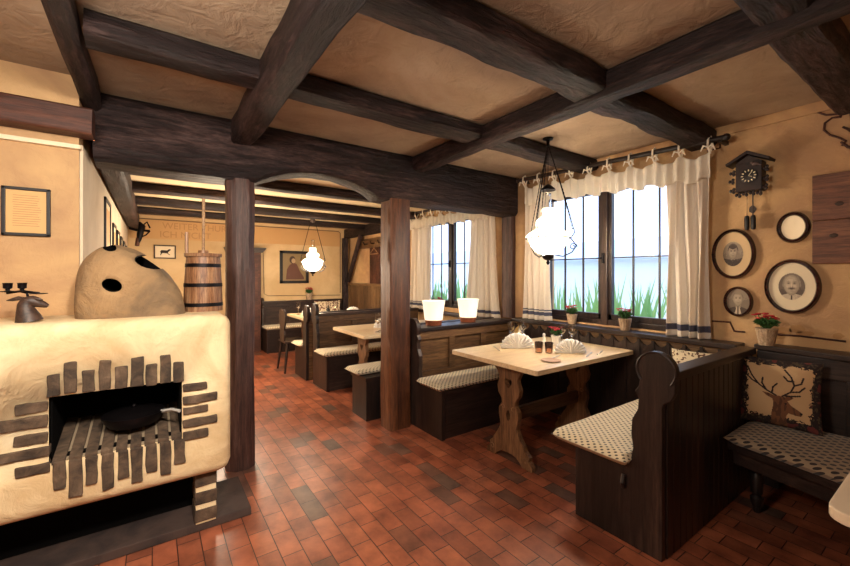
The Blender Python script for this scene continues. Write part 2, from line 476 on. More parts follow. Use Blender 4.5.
# lintel with an arch cut between the posts
def arch(t):
    x = -.3+t*(3.5+.3)
    a, b = .66, 1.70
    if x < a or x > b: return 0
    u = (x-a)/(b-a); return .15*math.sin(PI*u)**.75
beam('lintel_beam', (-.3, 3.26, 2.145), (3.5, 3.26, 2.145), .27, ZC-2.147, 'beam_x', 'massive dark lintel beam with a shallow arch, carried on two posts', 76, .014, .03, arch=arch, cat='beam')
# posts
beam('wooden_post', (.545, 3.14, 0), (.545, 3.14, 2.16), .19, .2, 'post_z', 'round-edged wooden post beside the stove, left of the arch', 30, .008, .05, cat='post')
beam('wooden_post', (1.91, 3.135, 0), (1.91, 3.135, 2.16), .22, .20, 'post_warm', 'squared brown wooden post at the right end of the arch', 30, .006, .012, cat='post')
beam('wall_post', (3.56, 3.24, .93), (3.56, 3.24, 2.16), .075, .17, 'post_z', 'slim brown wall post between the two curtained windows', 14, .003, .01, cat='post')
# beam above the stove wall
beam('mantel_beam', (-2.5, 2.93, 2.235), (-.275, 2.93, 2.235), .14, .145, 'mantel', 'red-brown horizontal beam on top of the yellow wall behind the stove', 24, .006, .01)
# back room joists
GJ = 'thin dark joists of the back room ceiling'
for i, (y0, y1) in enumerate(((3.46, 3.62), (4.28, 4.46), (5.2, 5.38), (6.13, 6.31), (7.06, 7.25))):
    lab = ['dark joist of the back room directly behind the lintel beam', 'second dark joist of the back room, seen through the top of the arch',
           'third dark joist of the back room, counted from the lintel', 'fourth dark joist of the back room, just before the far hanging lamp', 'farthest dark joist, nearest to the back wall'][i]
    beam('ceiling_joist', (-.2, (y0+y1)/2, 2.355), (3.5, (y0+y1)/2, 2.355), y1-y0, ZB-2.357, 'beam_x', lab, 24, .008, group=GJ)
beam('wall_plate_beam', (-.25, 3.42, 2.21), (-.25, YB-.01, 2.21), .15, .235, 'beam_y', 'dark beam lying along the top of the picture wall on the left', 24, .01)
beam('wall_plate_beam', (3.53, 5.45, 2.24), (3.53, YB-.01, 2.24), .13, .205, 'beam_y', 'dark beam along the top of the timber-framed wall at the back right', 14, .008)
beam('corner_post', (3.46, 7.97, 0), (3.46, 7.97, 2.24), .11, .1, 'beam_z', 'dark corner post where the back wall meets the timber-framed wall', 14, .004, .008, cat='post')
beam('diagonal_brace', (3.50, 7.9, 1.28), (3.50, 7.25, 2.26), .06, .1, 'beam_z', 'slanting dark timber brace in the back right corner', 14, .004, .008, cat='brace')

# ------------------------------------------------------------------ window 1 and 2
def window(n, y0, y1, z0, z1, panes):
    e = bpy.data.objects.new('window_%d' % n, None); C.objects.link(e)
    e.location = (W+.06, (y0+y1)/2, z0); e['_o'] = tuple(e.location); e['kind'] = 'structure'
    X0, X1 = W+.02, W+.09
    m = MB(); t = .05
    m.box(X0, X1, y0, y0+t, z0, z1, .006); m.box(X0, X1, y1-t, y1, z0, z1, .006); m.box(X0, X1, y0, y1, z0, z0+t, .006); m.box(X0, X1, y0, y1, z1-t, z1, .006)
    yc = (y0+y1)/2+.02
    m.box(X0-.01, X1, yc-.035, yc+.035, z0, z1, .008)
    m.build('window_frame', 'bench_z', e)
    for a, b in ((y0+t, yc-.035), (yc+.035, y1-t)):
        m = MB(); s = .035
        m.box(X0+.01, X1-.01, a, a+s, z0+t, z1-t, .004); m.box(X0+.01, X1-.01, b-s, b, z0+t, z1-t, .004)
        m.box(X0+.01, X1-.01, a, b, z0+t, z0+t+s+.02, .004); m.box(X0+.01, X1-.01, a, b, z1-t-s, z1-t, .004)
        k = 3
        for j in range(1, k): yy = a+(b-a)*j/k; m.box(X0+.03, X0+.045, yy-.007, yy+.007, z0+t, z1-t)
        m.box(X0+.03, X0+.045, a, b, 1.605, 1.618)
        sa = m.build('sash', 'bench_z', e)
        MB().box(X0+.035, X0+.040, a+s, b-s, z0+t+s, z1-t-s).build('pane', 'glass_pane', sa)
    m = MB(); m.box(X0-.035, X0-.005, yc-.01, yc+.01, 1.56, 1.66, .004); m.tube([(X0-.03, yc, 1.61), (X0-.05, yc, 1.61), (X0-.05, yc+.05, 1.61)], .006)
    m.build('window_handle', 'iron', e)
    return e
mm, nt, b = newmat('glass_pane')
tr = N(nt, 'ShaderNodeBsdfTransparent'); gl = N(nt, 'ShaderNodeBsdfGlossy'); gl.inputs['Roughness'].default_value = .02
lw = N(nt, 'ShaderNodeLayerWeight', Blend=.5); fr0 = N(nt, 'ShaderNodeMath', operation='POWER'); fr0.inputs[1].default_value = 5; nt.links.new(lw.outputs['Facing'], fr0.inputs[0])
fr = N(nt, 'ShaderNodeMath', operation='MULTIPLY'); fr.inputs[1].default_value = .35; nt.links.new(fr0.outputs[0], fr.inputs[0]); mx = N(nt, 'ShaderNodeMixShader')
nt.links.new(fr.outputs[0], mx.inputs[0]); nt.links.new(tr.outputs[0], mx.inputs[1]); nt.links.new(gl.outputs[0], mx.inputs[2])
nt.links.new(mx.outputs[0], nt.nodes['Material Output'].inputs[0]); M['glass_pane'] = mm
w1 = window(1, *WIN[0], 3); w2 = window(2, *WIN[1], 3)
MB().box(3.43, 3.62, 1.02, 3.16, .905, .945, .008).build('window_sill', 'bench_y', w1)
MB().box(3.45, 3.62, 3.38, 5.6, .86, .90, .008).build('window_sill', 'bench_y', w2)

# outside
def leafy(name, n, f, mat, parent=None):
    m = MB()
    for i in range(n):
        p, q, w = f(i)
        a = (q-p).cross(Vector((1, .3, 0)));  a = a.normalized()*w if a.length > 1e-6 else Vector((0, w, 0))
        mid = (p+q)/2+Vector((0, 0, .02))
        vs = [m.bm.verts.new(c) for c in (p-a*.6, p+a*.6, mid+a, q, mid-a)]; m.bm.faces.new(vs)
    return m.build(name, mat, parent)
struct(MB().box(3.83, 9, -3, 9, .3, .4).build('ground_outside', plain('gravel', (210, 212, 206), .9)))
def gr(i):
    x = random.uniform(4.3, 5.0); y = random.uniform(1.2, 7.2); b = Vector((x, y, .4))
    h = random.uniform(.5, 1.0)+.3*hnoise(y*1.7)
    return b, b+Vector((random.uniform(-.15, .15), random.uniform(-.3, .3), h+.1)), random.uniform(.012, .022)
M['grass'] = cloth('grass', (150, 190, 130), (170, 214, 140), .4)
tag(leafy('tall_grass', 620, gr, 'grass'), 'tall green reed grass growing outside the windows', 'grass', kind='stuff')
m = MB(); m.box(7.5, 7.7, -4, 12, .4, 1.75)
fa = m.build('neighbouring_house', plain('facade', (240, 244, 248), .9)); tag(fa, 'pale rendered house front standing outside behind the reed grass', 'building')
m = MB(); m.prism([(7.3, 1.75), (8.2, 2.2), (8.2, 1.75)], 'y', -4, 12); m.build('roof', plain('roofcol', (206, 216, 232), .8), fa)

# ------------------------------------------------------------------ curtains
def curtain(y0, y1, zb, zt, x, label, narrow=1.0, folds=6, band=True):
    e = thing('curtain', (x, (y0+y1)/2, zb), label, 'curtain')
    def pos(u, v):
        z = zb+(zt-zb)*v; yc = (y0+y1)/2; wdt = (y1-y0)*(1-(1-narrow)*v)
        y = yc+(u-.5)*wdt
        f = math.sin(u*folds*1.4*PI+.8*math.sin(3*v+y0))*(.036-.010*v)+.007*math.sin(u*folds*3.7*PI+1.3)+.006*hnoise(u*6, v*4+y0)
        return (x+f, y+.012*math.sin(v*4+u*9), z)
    m = MB(); hh = zt-zb
    def cls(u, v):
        z = v*hh
        if .055 < z < .095 or .108 < z < .114: return 1
        return 0
    o = m.build_grid = m.grid(90, 110, pos, cls)
    m.build('drape', ['curtain', 'curtainband'], e, smooth=True, solid=.003)
    return e
curtain(1.21, 1.53, .95, 2.32, 3.5, 'cream curtain with a dark blue hem band, right of the near window', .96)
curtain(2.66, 3.02, .95, 2.38, 3.5, 'cream curtain with dark blue hem band, left of the near window behind the lamp', .85, 7)
curtain(3.40, 4.02, .905, 2.30, 3.5, 'cream curtain with dark hem band at the right side of the far window', .62, 7)
curtain(4.86, 5.40, .905, 2.35, 3.5, 'cream curtain at the left side of the far window, beside the right post', .9, 7)
def valance(y0, y1, z0, drop, x, nt_, label, rodlabel, slope=0., rl=.07):
    e = thing('valance', (x, (y0+y1)/2, z0), label, 'valance')
    def pos(u, v):
        y = y0+(y1-y0)*u; k = u*nt_
        sag = .035*abs(math.sin(k*PI))*v + .022*math.sin(k*PI)**2*v
        zt = z0+.0+slope*(u)
        z = zt-drop*(1-v) - .045*abs(math.sin(k*PI))*v + .018*math.sin(k*2*PI+.6)*(1-v)
        f = .022*math.sin(u*nt_*5*PI)*(1-.3*v)+.016*hnoise(u*22, v*2)
        return (x+f-.01, y, z)
    m = MB(); m.grid(int(nt_*22), 16, pos); m.build('pleated_cloth', 'valance', e, smooth=True, solid=.003)
    for i in range(nt_+1):
        y = y0+(y1-y0)*i/nt_; zt = z0+slope*(i/nt_)
        zr = zt+rl
        m = MB()
        m.tube([(x, y, zt-.02), (x-.035, y+.006, zt+.03), (x-.03, y+.004, zr+.02), (x, y, zr+.04), (x+.03, y-.004, zr), (x+.01, y, zt)], .008, 6)
        m.tube([(x-.035, y, zt+.02), (x-.05, y+.028, zt+.035), (x-.04, y+.05, zt+.0)], [.006, .009, .004], 6)
        m.tube([(x-.035, y, zt+.02), (x-.05, y-.028, zt+.035), (x-.04, y-.045, zt-.01)], [.006, .009, .004], 6)
        m.build('tie', 'valance', e, smooth=True)
    r = MB(); r.tube([(x, y0-.1, z0+rl+.005), (x, (y0+y1)/2, z0+rl+.005+slope/2), (x, y1+.1, z0+rl+.005+slope)], .021, 12)
    for yy in (y0-.1, y1+.1): r.ball((x, yy, z0+rl+.005+(slope if yy > y0 else 0)), .028)
    for yy in (y0-.06, y1+.06): r.box(x, W, yy-.012, yy+.012, z0+rl-.02+(slope if yy > y0 else 0), z0+rl+.01+(slope if yy > y0 else 0))
    tag(r.build('curtain_rod', 'bench_y', None, smooth=True), rodlabel, 'curtain rod')
valance(1.19, 2.98, 2.385, .215, 3.46, 9, 'cream tied valance with scalloped hem over the near window', 'dark wooden curtain rod above the near window', .07)
valance(3.50, 5.40, 2.33, .17, 3.46, 9, 'cream tied valance over the far window beyond the lintel', 'dark wooden curtain rod above the far window', .03)

# ------------------------------------------------------------------ stove
FY = 2.45
st = thing('masonry_stove', (-.2, 2.7, 0), 'large cream plastered masonry stove with a brick-framed fire opening and dome', 'stove')
m = MB(); m.box(-1.5, .372, FY, 2.96, .335, 1.225)
bmesh.ops.subdivide_edges(m.bm, edges=m.bm.edges[:], cuts=3, use_grid_fill=True)
t = m.bm
body = None
m2 = MB(); m2.box(-1.5, .372, FY, 2.975, .335, 1.225, 0)
bmesh.ops.bevel(m2.bm, geom=m2.bm.edges[:], offset=.065, segments=6, affect='EDGES', profile=.5)
t.free()
body = m2.build('stove_body', ['stove', 'soot_and_shade'], st, smooth=True)
cut = MB().box(-.388, .13, FY-.1, FY+.42, .585, .888).build('cut', 'soot_and_shade'); cut.data.materials.clear(); cut.data.materials.append(M['soot_and_shade'])
boolean(body, [cut])
# taper of the underside: left part hangs a little lower
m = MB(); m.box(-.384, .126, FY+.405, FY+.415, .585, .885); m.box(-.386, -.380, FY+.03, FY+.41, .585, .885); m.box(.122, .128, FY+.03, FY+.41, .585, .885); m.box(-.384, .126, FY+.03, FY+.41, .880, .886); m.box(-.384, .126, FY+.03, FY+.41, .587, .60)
m.build('fire_chamber', 'soot_and_shade', st)
def fq(px, py, y=FY): return P(px, py, 'y', y)
def brickq(x0, x1, y0, y1):
    a = fq(x0, (y0+y1)/2); b = fq(x1, (y0+y1)/2); c = fq((x0+x1)/2, y0); d = fq((x0+x1)/2, y1)
    m = MB(); m.box(a.x, b.x, FY-.012, FY+.04, d.z, c.z, .006)
    bmesh.ops.subdivide_edges(m.bm, edges=[e for e in m.bm.edges if e.calc_length() > .03], cuts=2, use_grid_fill=True)
    m.wobble(.005, 22); m.build('brick', 'brick', st)
for x0, x1, y0, y1 in ((47, 60, 374, 396), (64, 77, 362, 393), (82, 95, 370, 392), (99, 111, 360, 390), (115, 128, 366, 388), (131, 144, 357, 386), (146, 157, 364, 385), (160, 171, 355, 383), (173, 184, 362, 382),
                       (15, 48, 403, 413), (-4, 48, 418, 430), (14, 48, 434, 444), (-2, 50, 450, 460), (15, 50, 465, 475),
                       (183, 207, 383, 390), (183, 217, 394, 402), (183, 208, 406, 413), (183, 217, 417, 425), (183, 208, 430, 438),
                       (53, 66, 461, 489), (69, 83, 459, 496), (86, 98, 456, 484), (102, 114, 453, 489), (118, 129, 450, 478), (131, 143, 447, 482), (146, 157, 444, 472), (160, 171, 441, 474), (174, 185, 439, 463)):
    brickq(x0, x1, y0, y1)
# sloping sill bricks running inward
for i in range(9):
    x = -.378+i*.0575
    m = MB(); m.prism([(FY-.005, .575), (FY+.40, .60), (FY+.40, .672), (FY-.005, .597)], 'x', x, x+.046, .004)
    m.wobble(.004, 20); m.build('sill_brick', 'brick', st)
MB().prism([(FY+.004, .565), (FY+.40, .585), (FY+.40, .662), (FY+.004, .587)], 'x', -.38, .122).build('sill_mortar', 'mortar', st)
m = MB()
for i in range(3):
    z = .06+i*.098; m.box(.195, .305, 2.52, 2.68, z, z+.07, .006)
m.wobble(.004, 18); m.build('brick_leg', 'brick', st)
MB().box(.2, .30, 2.525, 2.675, .05, .34).build('mortar', 'stove', st)
m = MB(); m.box(-1.5, .28, 2.76, 2.975, .05, .34); m.build('plinth', 'soot_and_shade', st)  # recessed base coloured black for the deep shade under the stove
m = MB(); m.box(-1.5, .49, 2.535, 2.975, .002, .05, .006); m.wobble(.004, 5)
struct_h = m.build('hearth_slab', plaster('slab', (44, 34, 32), (70, 54, 48), scale=5), st)
# dome
m = MB(); t = bmesh.new(); bmesh.ops.create_icosphere(t, subdivisions=5, radius=1)
for v in t.verts:
    c = v.co.copy(); p_ = 3.6; c /= (abs(c.x)**p_+abs(c.y)**p_+abs(c.z)**p_)**(1/p_)
    X_ = -.095+(.24 if c.x < 0 else .26)*c.x; Z_ = (.45 if c.z > 0 else .1)*c.z
    if c.z > 0: Z_ *= 1-.52*max(0, (X_+.19)/.36)**1.5 - .04*max(0, (-.22-X_)/.1)
    v.co = Vector((X_, 2.78+.225*c.y, 1.17+Z_))
    v.co += noise.noise_vector(v.co*6)*.014
m.merge(t)
dome = m.build('dome', ['dome', 'soot_and_shade'], st, smooth=True)
cs_ = []
for px, py, rx, rz in ((113, 285, .048, .040), (151, 262, .085, .045), (109, 247, .035, .026)):
    p = P(px, py, 'y', 2.62)
    cm = MB(); cm.lathe([(0, -.25), (1, -.25), (1, .22), (0, .22)], (0, 0, 0), 20, 'y')
    for v in cm.bm.verts: v.co = Vector((v.co.x*rx*.85+p.x, v.co.y+p.y, v.co.z*rz*.85+p.z+v.co.x*rx*-.15))
    cs_.append(cm.build('cut', 'soot_and_shade'))
boolean(dome, cs_)

# pan in the fire chamber
pn = thing('lidded_pan', (-.08, 2.62, .68), 'black iron pan with handle lying in the fire opening of the stove', 'pan')
m = MB(); m.lathe([(0, .655), (.11, .655), (.135, .69), (.14, .712), (.132, .712), (.125, .69), (0, .672)], (-.08, 2.62, 0), 28); m.build('pan_body', 'iron', pn, smooth=True)
m = MB(); m.lathe([(.134, .712), (.10, .728), (.03, .738), (0, .739)], (-.08, 2.62, 0), 28); m.ball((-.08, 2.62, .745), .012); m.build('lid', 'iron', pn, smooth=True)
m = MB(); m.tube([(.04, 2.57, .705), (.09, 2.50, .725), (.12, 2.46, .722)], [.01, .008, .009], 8); m.build('handle', 'steel', pn, smooth=True)

# deer bust candle holder
def deer_bust():
    e = thing('deer_candle_holder', (-.49, 2.60, 1.225), 'dark bronze deer head candle holder on the left of the stove top', 'candle holder')
    bx, by, bz = -.50, 2.60, 1.225
    m = MB()
    # base/neck: loft
    rings = []
    m.tube([(bx+.005, by, bz+.001), (bx, by, bz+.03), (bx-.008, by, bz+.065), (bx-.012, by, bz+.10), (bx+.004, by, bz+.128)], [.064, .056, .045, .036, .034], 16)
    m.tube([(bx-.012, by, bz+.118), (bx+.015, by, bz+.122), (bx+.045, by, bz+.108), (bx+.074, by, bz+.095), (bx+.086, by, bz+.088)], [.030, .034, .025, .017, .011], 14)
    m.build('deer_head', 'bronze', e, smooth=True)
    for s, dx in ((1, -.07), (-1, .05)):
        m = MB(); m.tube([(bx, by, bz+.135), (bx+dx*.6, by+.01*s, bz+.14), (bx+dx, by+.02*s, bz+.132), (bx+dx*1.35, by+.02*s, bz+.128)], [.006, .013, .010, .002], 8); m.build('ear', 'bronze', e, smooth=True)
    m = MB(); m.tube([(bx, by, bz+.14), (bx-.005, by, bz+.17), (bx-.03, by, bz+.18)], .007, 8)
    m.tube([(bx-.09, by, bz+.172), (bx-.03, by, bz+.182), (bx+.05, by, bz+.168)], .007, 8); m.build('antler_arm', 'iron', e, smooth=True)
    for dx in (-.085, -.025, .045):
        z0 = bz+.175 if dx < .04 else bz+.16
        m = MB(); m.lathe([(0, z0), (.032, z0+.004), (.034, z0+.008), (.010, z0+.012), (.010, z0+.02), (.020, z0+.026), (.021, z0+.052), (.024, z0+.056), (.016, z0+.056), (.014, z0+.03), (0, z0+.03)] if dx < .04 else [(0, z0), (.040, z0+.004), (.042, z0+.008), (0, z0+.01)], (bx+dx, by, 0), 20)
        m.build('candle_cup', 'iron', e, smooth=True)
    for o in e.children:
        for v in o.data.vertices:
            v.co *= .8
    e.location = (-.475, 2.60, 1.226)
deer_bust()

# butter churn
cx, cy, cz = .262, 2.80, 1.225
ch = thing('butter_churn', (cx, cy, cz), 'wooden butter churn with dark hoops and a tall plunger on the stove', 'churn')
m = MB(); m.lathe([(0, 0), (.108, 0), (.104, .15), (.092, .345), (.086, .345), (.086, .33), (0, .33)], (cx, cy, cz), 44, mod=lambda a, h: 1+.006*abs(math.sin(a*8)))
m.build('barrel', 'churn', ch, smooth=True)
for z in (.03, .15, .27):
    r = (.108-.0267*z if z < .15 else .104-.0615*(z-.15))+.003
    MB().lathe([(r-.006, z), (r, z), (r-.001, z+.022), (r-.008, z+.022)], (cx, cy, cz), 44).build('hoop', 'iron', ch, smooth=True)
m = MB(); m.lathe([(0, .335), (.103, .335), (.105, .355), (.03, .36), (.028, .375), (0, .375)], (cx, cy, cz), 32); m.build('lid', 'churn', ch, smooth=True)
m = MB(); m.tube([(cx, cy, cz+.36), (cx+.002, cy, cz+.70)], .009, 10); m.build('plunger', 'trimwood', ch, smooth=True)
m = MB(); m.box(cx-.098, cx-.080, cy-.02, cy+.02, cz+.33, cz+.485, .005); m.build('stave_handle', 'churn', ch)

# ------------------------------------------------------------------ framed things
def rect_frame(name, c, w, h, t, axis, label, cat, fm, pm, depth=.02, extra=None, mat_=0, group=None, sgn=-1):
    """axis: 'y' wall normal -y ; 'x' wall normal sgn*x. c centre on wall"""
    e = thing(name, c, label, cat, group)
    cx, cy, cz = c
    def put(m, u0, u1, z0, z1, d0, d1, bev=0):
        if axis == 'y': m.box(cx+u0, cx+u1, cy-d1, cy-d0, cz+z0, cz+z1, bev)
        else:
            a, b_ = sorted((cx+sgn*d0, cx+sgn*d1)); m.box(a, b_, cy+u0, cy+u1, cz+z0, cz+z1, bev)
    m = MB()
    put(m, -w/2, w/2, h/2-t, h/2, 0, depth, .003); put(m, -w/2, w/2, -h/2, -h/2+t, 0, depth, .003)
    put(m, -w/2, -w/2+t, -h/2, h/2, 0, depth, .003); put(m, w/2-t, w/2, -h/2, h/2, 0, depth, .003)
    m.build('frame', fm, e)
    if mat_:
        m = MB(); put(m, -w/2+t, w/2-t, -h/2+t, h/2-t, .002, .008); m.build('mount', 'paper_white', e)
    m = MB(); k = t+mat_
    put(m, -w/2+k, w/2-k, -h/2+k, h/2-k, .004, .010); m.build('print', pm, e)
    if extra: extra(e, put)
    return e
M['faded_ink'] = plain('faded_ink', (176, 130, 84), .6)
def doc_lines(e, put):
    m = MB()
    for i in range(14):
        z = .085-i*.0125
        put(m, -.055+random.uniform(0, .004), .06-random.uniform(0, .02), z, z+.0028, .010, .0108)
    m.build('writing', 'faded_ink', e)
p = P(27, 212, 'y', 2.98)
fr_ = rect_frame('framed_document', (p.x, 2.98, p.z), .19, .262, .016, 'y', 'black-framed glazed document on the yellow wall above the stove', 'picture', 'black', 'paper', extra=doc_lines)
MB().box(p.x-.08, p.x+.08, 2.966, 2.968, p.z-.115, p.z+.115).build('glass', 'glass_pane', fr_)
GP = 'row of dark frames on the pale left wall'
labs = ['nearest and largest dark-framed picture on the pale wall left of the dome', 'second dark frame on the pale left wall, right behind the largest one', 'third dark frame along the pale left wall',
        'fourth dark frame along the pale left wall', 'fifth dark frame along the pale left wall', 'farthest small dark frame on the pale left wall']
for i, (y, w_, h_, zc) in enumerate(((4.43, .48, .62, 1.79), (5.18, .36, .54, 1.70), (5.75, .36, .52, 1.69), (6.35, .32, .5, 1.68), (6.9, .32, .48, 1.67), (7.5, .3, .44, 1.66))):
    rect_frame('framed_picture', (-.33, y, zc), w_, h_, .03, 'x', labs[i], 'picture', 'black', 'paper', mat_=.05, group=GP, sgn=1, depth=.016)
def horse(e, put):
    m = MB()
    x0, y0, z0 = e['_o']
    def q(pts): m.prism([(x0+a, z0+b) for a, b in pts], 'y', y0-.0125, y0-.010)
    q([(-.07, .0), (-.05, .03), (.03, .025), (.06, .05), (.085, .045), (.08, .03), (.05, -.0), (.04, -.02), (.075, -.05), (.065, -.055), (.03, -.025), (-.04, -.02), (-.06, -.06), (-.07, -.06), (-.06, -.02)])
    m.build('horse_figure', 'ink', e)
rect_frame('framed_print', (.18, 8.1, 1.84), .32, .235, .02, 'y', 'small framed black and white horse print on the back wall', 'picture', 'sepia_dark', 'paper_white', extra=horse)
def monk(e, put):
    x0, y0, z0 = e['_o']
    m = MB(); m.prism([(x0-.17, z0-.25), (x0-.15, z0-.05), (x0-.1, z0+.04), (x0-.02, z0+.1), (x0+.05, z0+.06), (x0+.1, z0-.06), (x0+.19, z0-.2), (x0+.2, z0-.25)], 'y', y0-.0135, y0-.010)
    m.build('robed_figure', plain('robe', (96, 60, 48), .6), e)
    m = MB(); m.prism([(x0-.04+.06*math.cos(a*PI/8), z0+.15+.075*math.sin(a*PI/8)) for a in range(16)], 'y', y0-.0145, y0-.010)
    m.build('painted_hair', 'sepia_dark', e)
    m = MB(); m.prism([(x0-.02+.04*math.cos(a*PI/8), z0+.13+.05*math.sin(a*PI/8)) for a in range(16)], 'y', y0-.0155, y0-.010)
    m.build('painted_face', 'skin', e)
rect_frame('oil_painting', (2.385, 8.1, 1.60), .58, .66, .055, 'y', 'dark-framed oil painting of a robed figure on the back wall', 'painting', 'black', plain('canvas', (138, 116, 78), .5), .035, monk)

# wall texts on the back wall
def text(s, size, loc, parent, mat):
    cu = bpy.data.curves.new('t', 'FONT'); cu.body = s; cu.size = size; cu.extrude = .002; cu.align_x = 'LEFT'
    o = bpy.data.objects.new('t', cu); C.objects.link(o); bpy.context.view_layer.update()
    me = bpy.data.meshes.new_from_object(o.evaluated_get(bpy.context.evaluated_depsgraph_get())); bpy.data.objects.remove(o)
    q = bpy.data.objects.new('wall_lettering', me); C.objects.link(q); q.parent = parent
    q.rotation_euler = (R(90), 0, 0); q.location = loc; me.materials.clear(); me.materials.append(M[mat]); return q
M['lettering'] = plain('lettering', (182, 140, 94), .8)
text('WEITER THUR', .155, (.14, 8.0885, 2.24), wall_back, 'lettering')
text('ICH NICHT', .155, (.10, 8.0885, 2.09), wall_back, 'lettering')
M['friezecol'] = plain('friezecol', (206, 164, 112), .85)
MB().box(-.3, 3.38, 8.09, 8.1, 2.06, 2.38).build('painted_frieze', 'friezecol', wall_back)
m = MB()
m.tube([(-.2, 8.092, 2.39), (3.34, 8.092, 2.39), (3.38, 8.092, 2.35), (3.38, 8.092, 1.05)], .009, 6)
m.tube([(1.78, 8.092, 1.9), (1.8, 8.092, 1.07), (1.88, 8.092, 1.03), (3.38, 8.092, 1.0)], .007, 6)
m.build('painted_line', 'sepia_mid', wall_back)

# oval portraits
def oval_frame(name, cy, cz, ry, rz, t, label, img, cat='picture', tiltm=0):
    c = (W, cy, cz); e = thing(name, c, label, cat)
    m = MB(); n = 48; prof = [(0, 0), (0, .018), (.25, .030), (.5, .026), (.7, .034), (1, .012), (1, 0)]
    rings = []
    for i in range(n):
        a = 2*PI*i/n
        rings.append([m.bm.verts.new((W-d, cy+(ry-t*(1-k) if True else 0)*math.cos(a), cz+(rz-t*(1-k))*math.sin(a))) for k, d in prof])
    for i in range(n):
        A, B = rings[i], rings[(i+1) % n]
        for j in range(len(prof)-1): m.bm.faces.new((A[j], A[j+1], B[j+1], B[j]))
    m.build('frame', 'frame', e, smooth=True)
    img(e, cy, cz, ry-t, rz-t)
    return e
TN = 12
for k in range(TN):
    t = k/(TN-1); M['sepia%d' % k] = plain('sepia%d' % k, tuple(int(a+(b-a)*t) for a, b in zip((40, 28, 24), (238, 220, 190))), .45)
def gauss(x, y, cx, cy, sx, sy): return math.exp(-((x-cx)/sx)**2-((y-cy)/sy)**2)
def portrait(kind):
    def f(e, cy, cz, ry, rz):
        s = 1.0 if kind == 2 else (.56 if kind == 1 else .56)
        if kind != 2:
            m = MB(); m.prism([(cy+ry*math.cos(2*PI*i/36), cz+rz*math.sin(2*PI*i/36)) for i in range(36)], 'x', W-.01, W-.002)
            m.build('mount', 'paper_white' if kind == 3 else 'mount_tan', e)
        else:
            m = MB(); m.prism([(cy+ry*math.cos(2*PI*i/36), cz+rz*math.sin(2*PI*i/36)) for i in range(36)], 'x', W-.01, W-.002); m.build('mount', 'sepia6', e)
        a, b = ry*s, rz*s
        fx, fy, rx_, ry_ = {1: (.0, .14, .47, .60), 2: (.0, .18, .44, .56), 3: (.0, .10, .62, .78)}[kind]
        bgt, coat, face, hair = {1: (.50, .14, .66, .12), 2: (.48, .20, .74, .45), 3: (.34, .80, .78, .58)}[kind]
        def tone(u, v):
            x, y = (u-fx)/rx_, (v-fy)/ry_
            jaw = 1.0 if y > 0 else 1-.28*y*y
            d = (x/jaw)**2+y*y
            # shoulders
            sh = -.42-.30*abs(u)**1.5 if kind != 3 else -.52-.25*abs(u)
            t = bgt+.10*v
            if v < sh+.05: t = coat+.05*hnoise(u*5, v*5)-.04*abs(u)
            if abs(u-fx) < .26 and sh-.06 < v < fy-.3 and kind != 3: t = face-.16
            if kind == 1 and v < -.42-.1*(1-abs(u)*2): t = min(t, coat)
            if kind != 1 and v < sh+.12 and abs(u) < .3*( -v): t = .86 if abs(u) > .07 else .2
            hx, hy = x/1.12, (y-.14)/1.04
            if kind == 1 and hx*hx+hy*hy < 1 and y > -.15: t = hair+.12*max(0, y)
            if kind != 1 and hx*hx+(y-.06)**2 < 1.02 and y > -.1 and abs(x) > .6: t = hair
            if d < 1:
                nz = math.sqrt(1-d); t = face*(.62+.42*nz)+.06*(-x)+.03*y
                if kind == 1 and y > .52-.12*math.cos(x*3): return hair+.10*(1-abs(x))
                if kind == 2 and y > .70: return hair+.1
                for sx in (-1, 1):
                    t -= .42*gauss(x, y, sx*.36, .16, .15, .055)
                    t -= .26*gauss(x, y, sx*.37, .31, .22, .045)
                    t -= .12*gauss(x, y, sx*.36, .2, .22, .13)
                    t -= .16*gauss(x, y, sx*.13, -.16, .06, .05)
                    t += .08*gauss(x, y, sx*.45, -.12, .18, .15)
                    t -= .10*gauss(x, y, sx*.36, -.3, .05, .16)
                t += .12*gauss(x, y, 0, -.02, .07, .22)-.12*gauss(x, y, .12, -.05, .06, .16)
                if kind == 3: t -= .55*gauss(x, y, -.15, -.30, .24, .07)+.55*gauss(x, y, .15, -.30, .24, .07)
                t -= .34*gauss(x, y, 0, -.43, .23, .035)
                t -= .10*gauss(x, y, 0, -.58, .2, .06)
            elif (abs(x)-1.03)**2/.016+(y-.02)**2/.04 < 1: t = face*.72
            return t
        def pic(u, v):
            if u*u+v*v > 1: return None
            return max(0, min(TN-1, int(round((tone(u, v)+.03*hnoise(u*9, v*9))*(TN-1)))))
        m = MB(); n = 64
        m.grid(n, n, lambda u, v: (W-.0115, cy-(2*u-1)*a, cz+(2*v-1)*b), lambda u, v: pic(2*u-1, 2*v-1))
        m.build('photograph', ['sepia%d' % k for k in range(TN)], e)
    return f
M['mount_tan'] = plain('mount_tan', (214, 184, 140), .6)
SC = W/3.65
def o_at(px, py): q = P(px, py, 'x', W); return q.y, q.z
y_, z_ = o_at(733.5, 254); oval_frame('portrait_frame', y_, z_, .137, .19, .026, 'large oval portrait of a dark-haired sitter, hanging below the cuckoo clock', portrait(1))
y_, z_ = o_at(792, 286.5); oval_frame('portrait_frame', y_, z_, .147, .188, .026, 'largest oval portrait of a white-haired man with a moustache, under the round mirror', portrait(3))
y_, z_ = o_at(738.5, 301.5); oval_frame('portrait_frame', y_, z_, .090, .113, .020, 'smallest oval portrait, just above the potted red flowers', portrait(2))
def mir(e, cy, cz, ry, rz):
    m = MB(); m.prism([(cy+ry*math.cos(2*PI*i/40), cz+rz*math.sin(2*PI*i/40)) for i in range(40)], 'x', W-.012, W-.002); m.build('mirror_glass', 'opal_mirror', e)
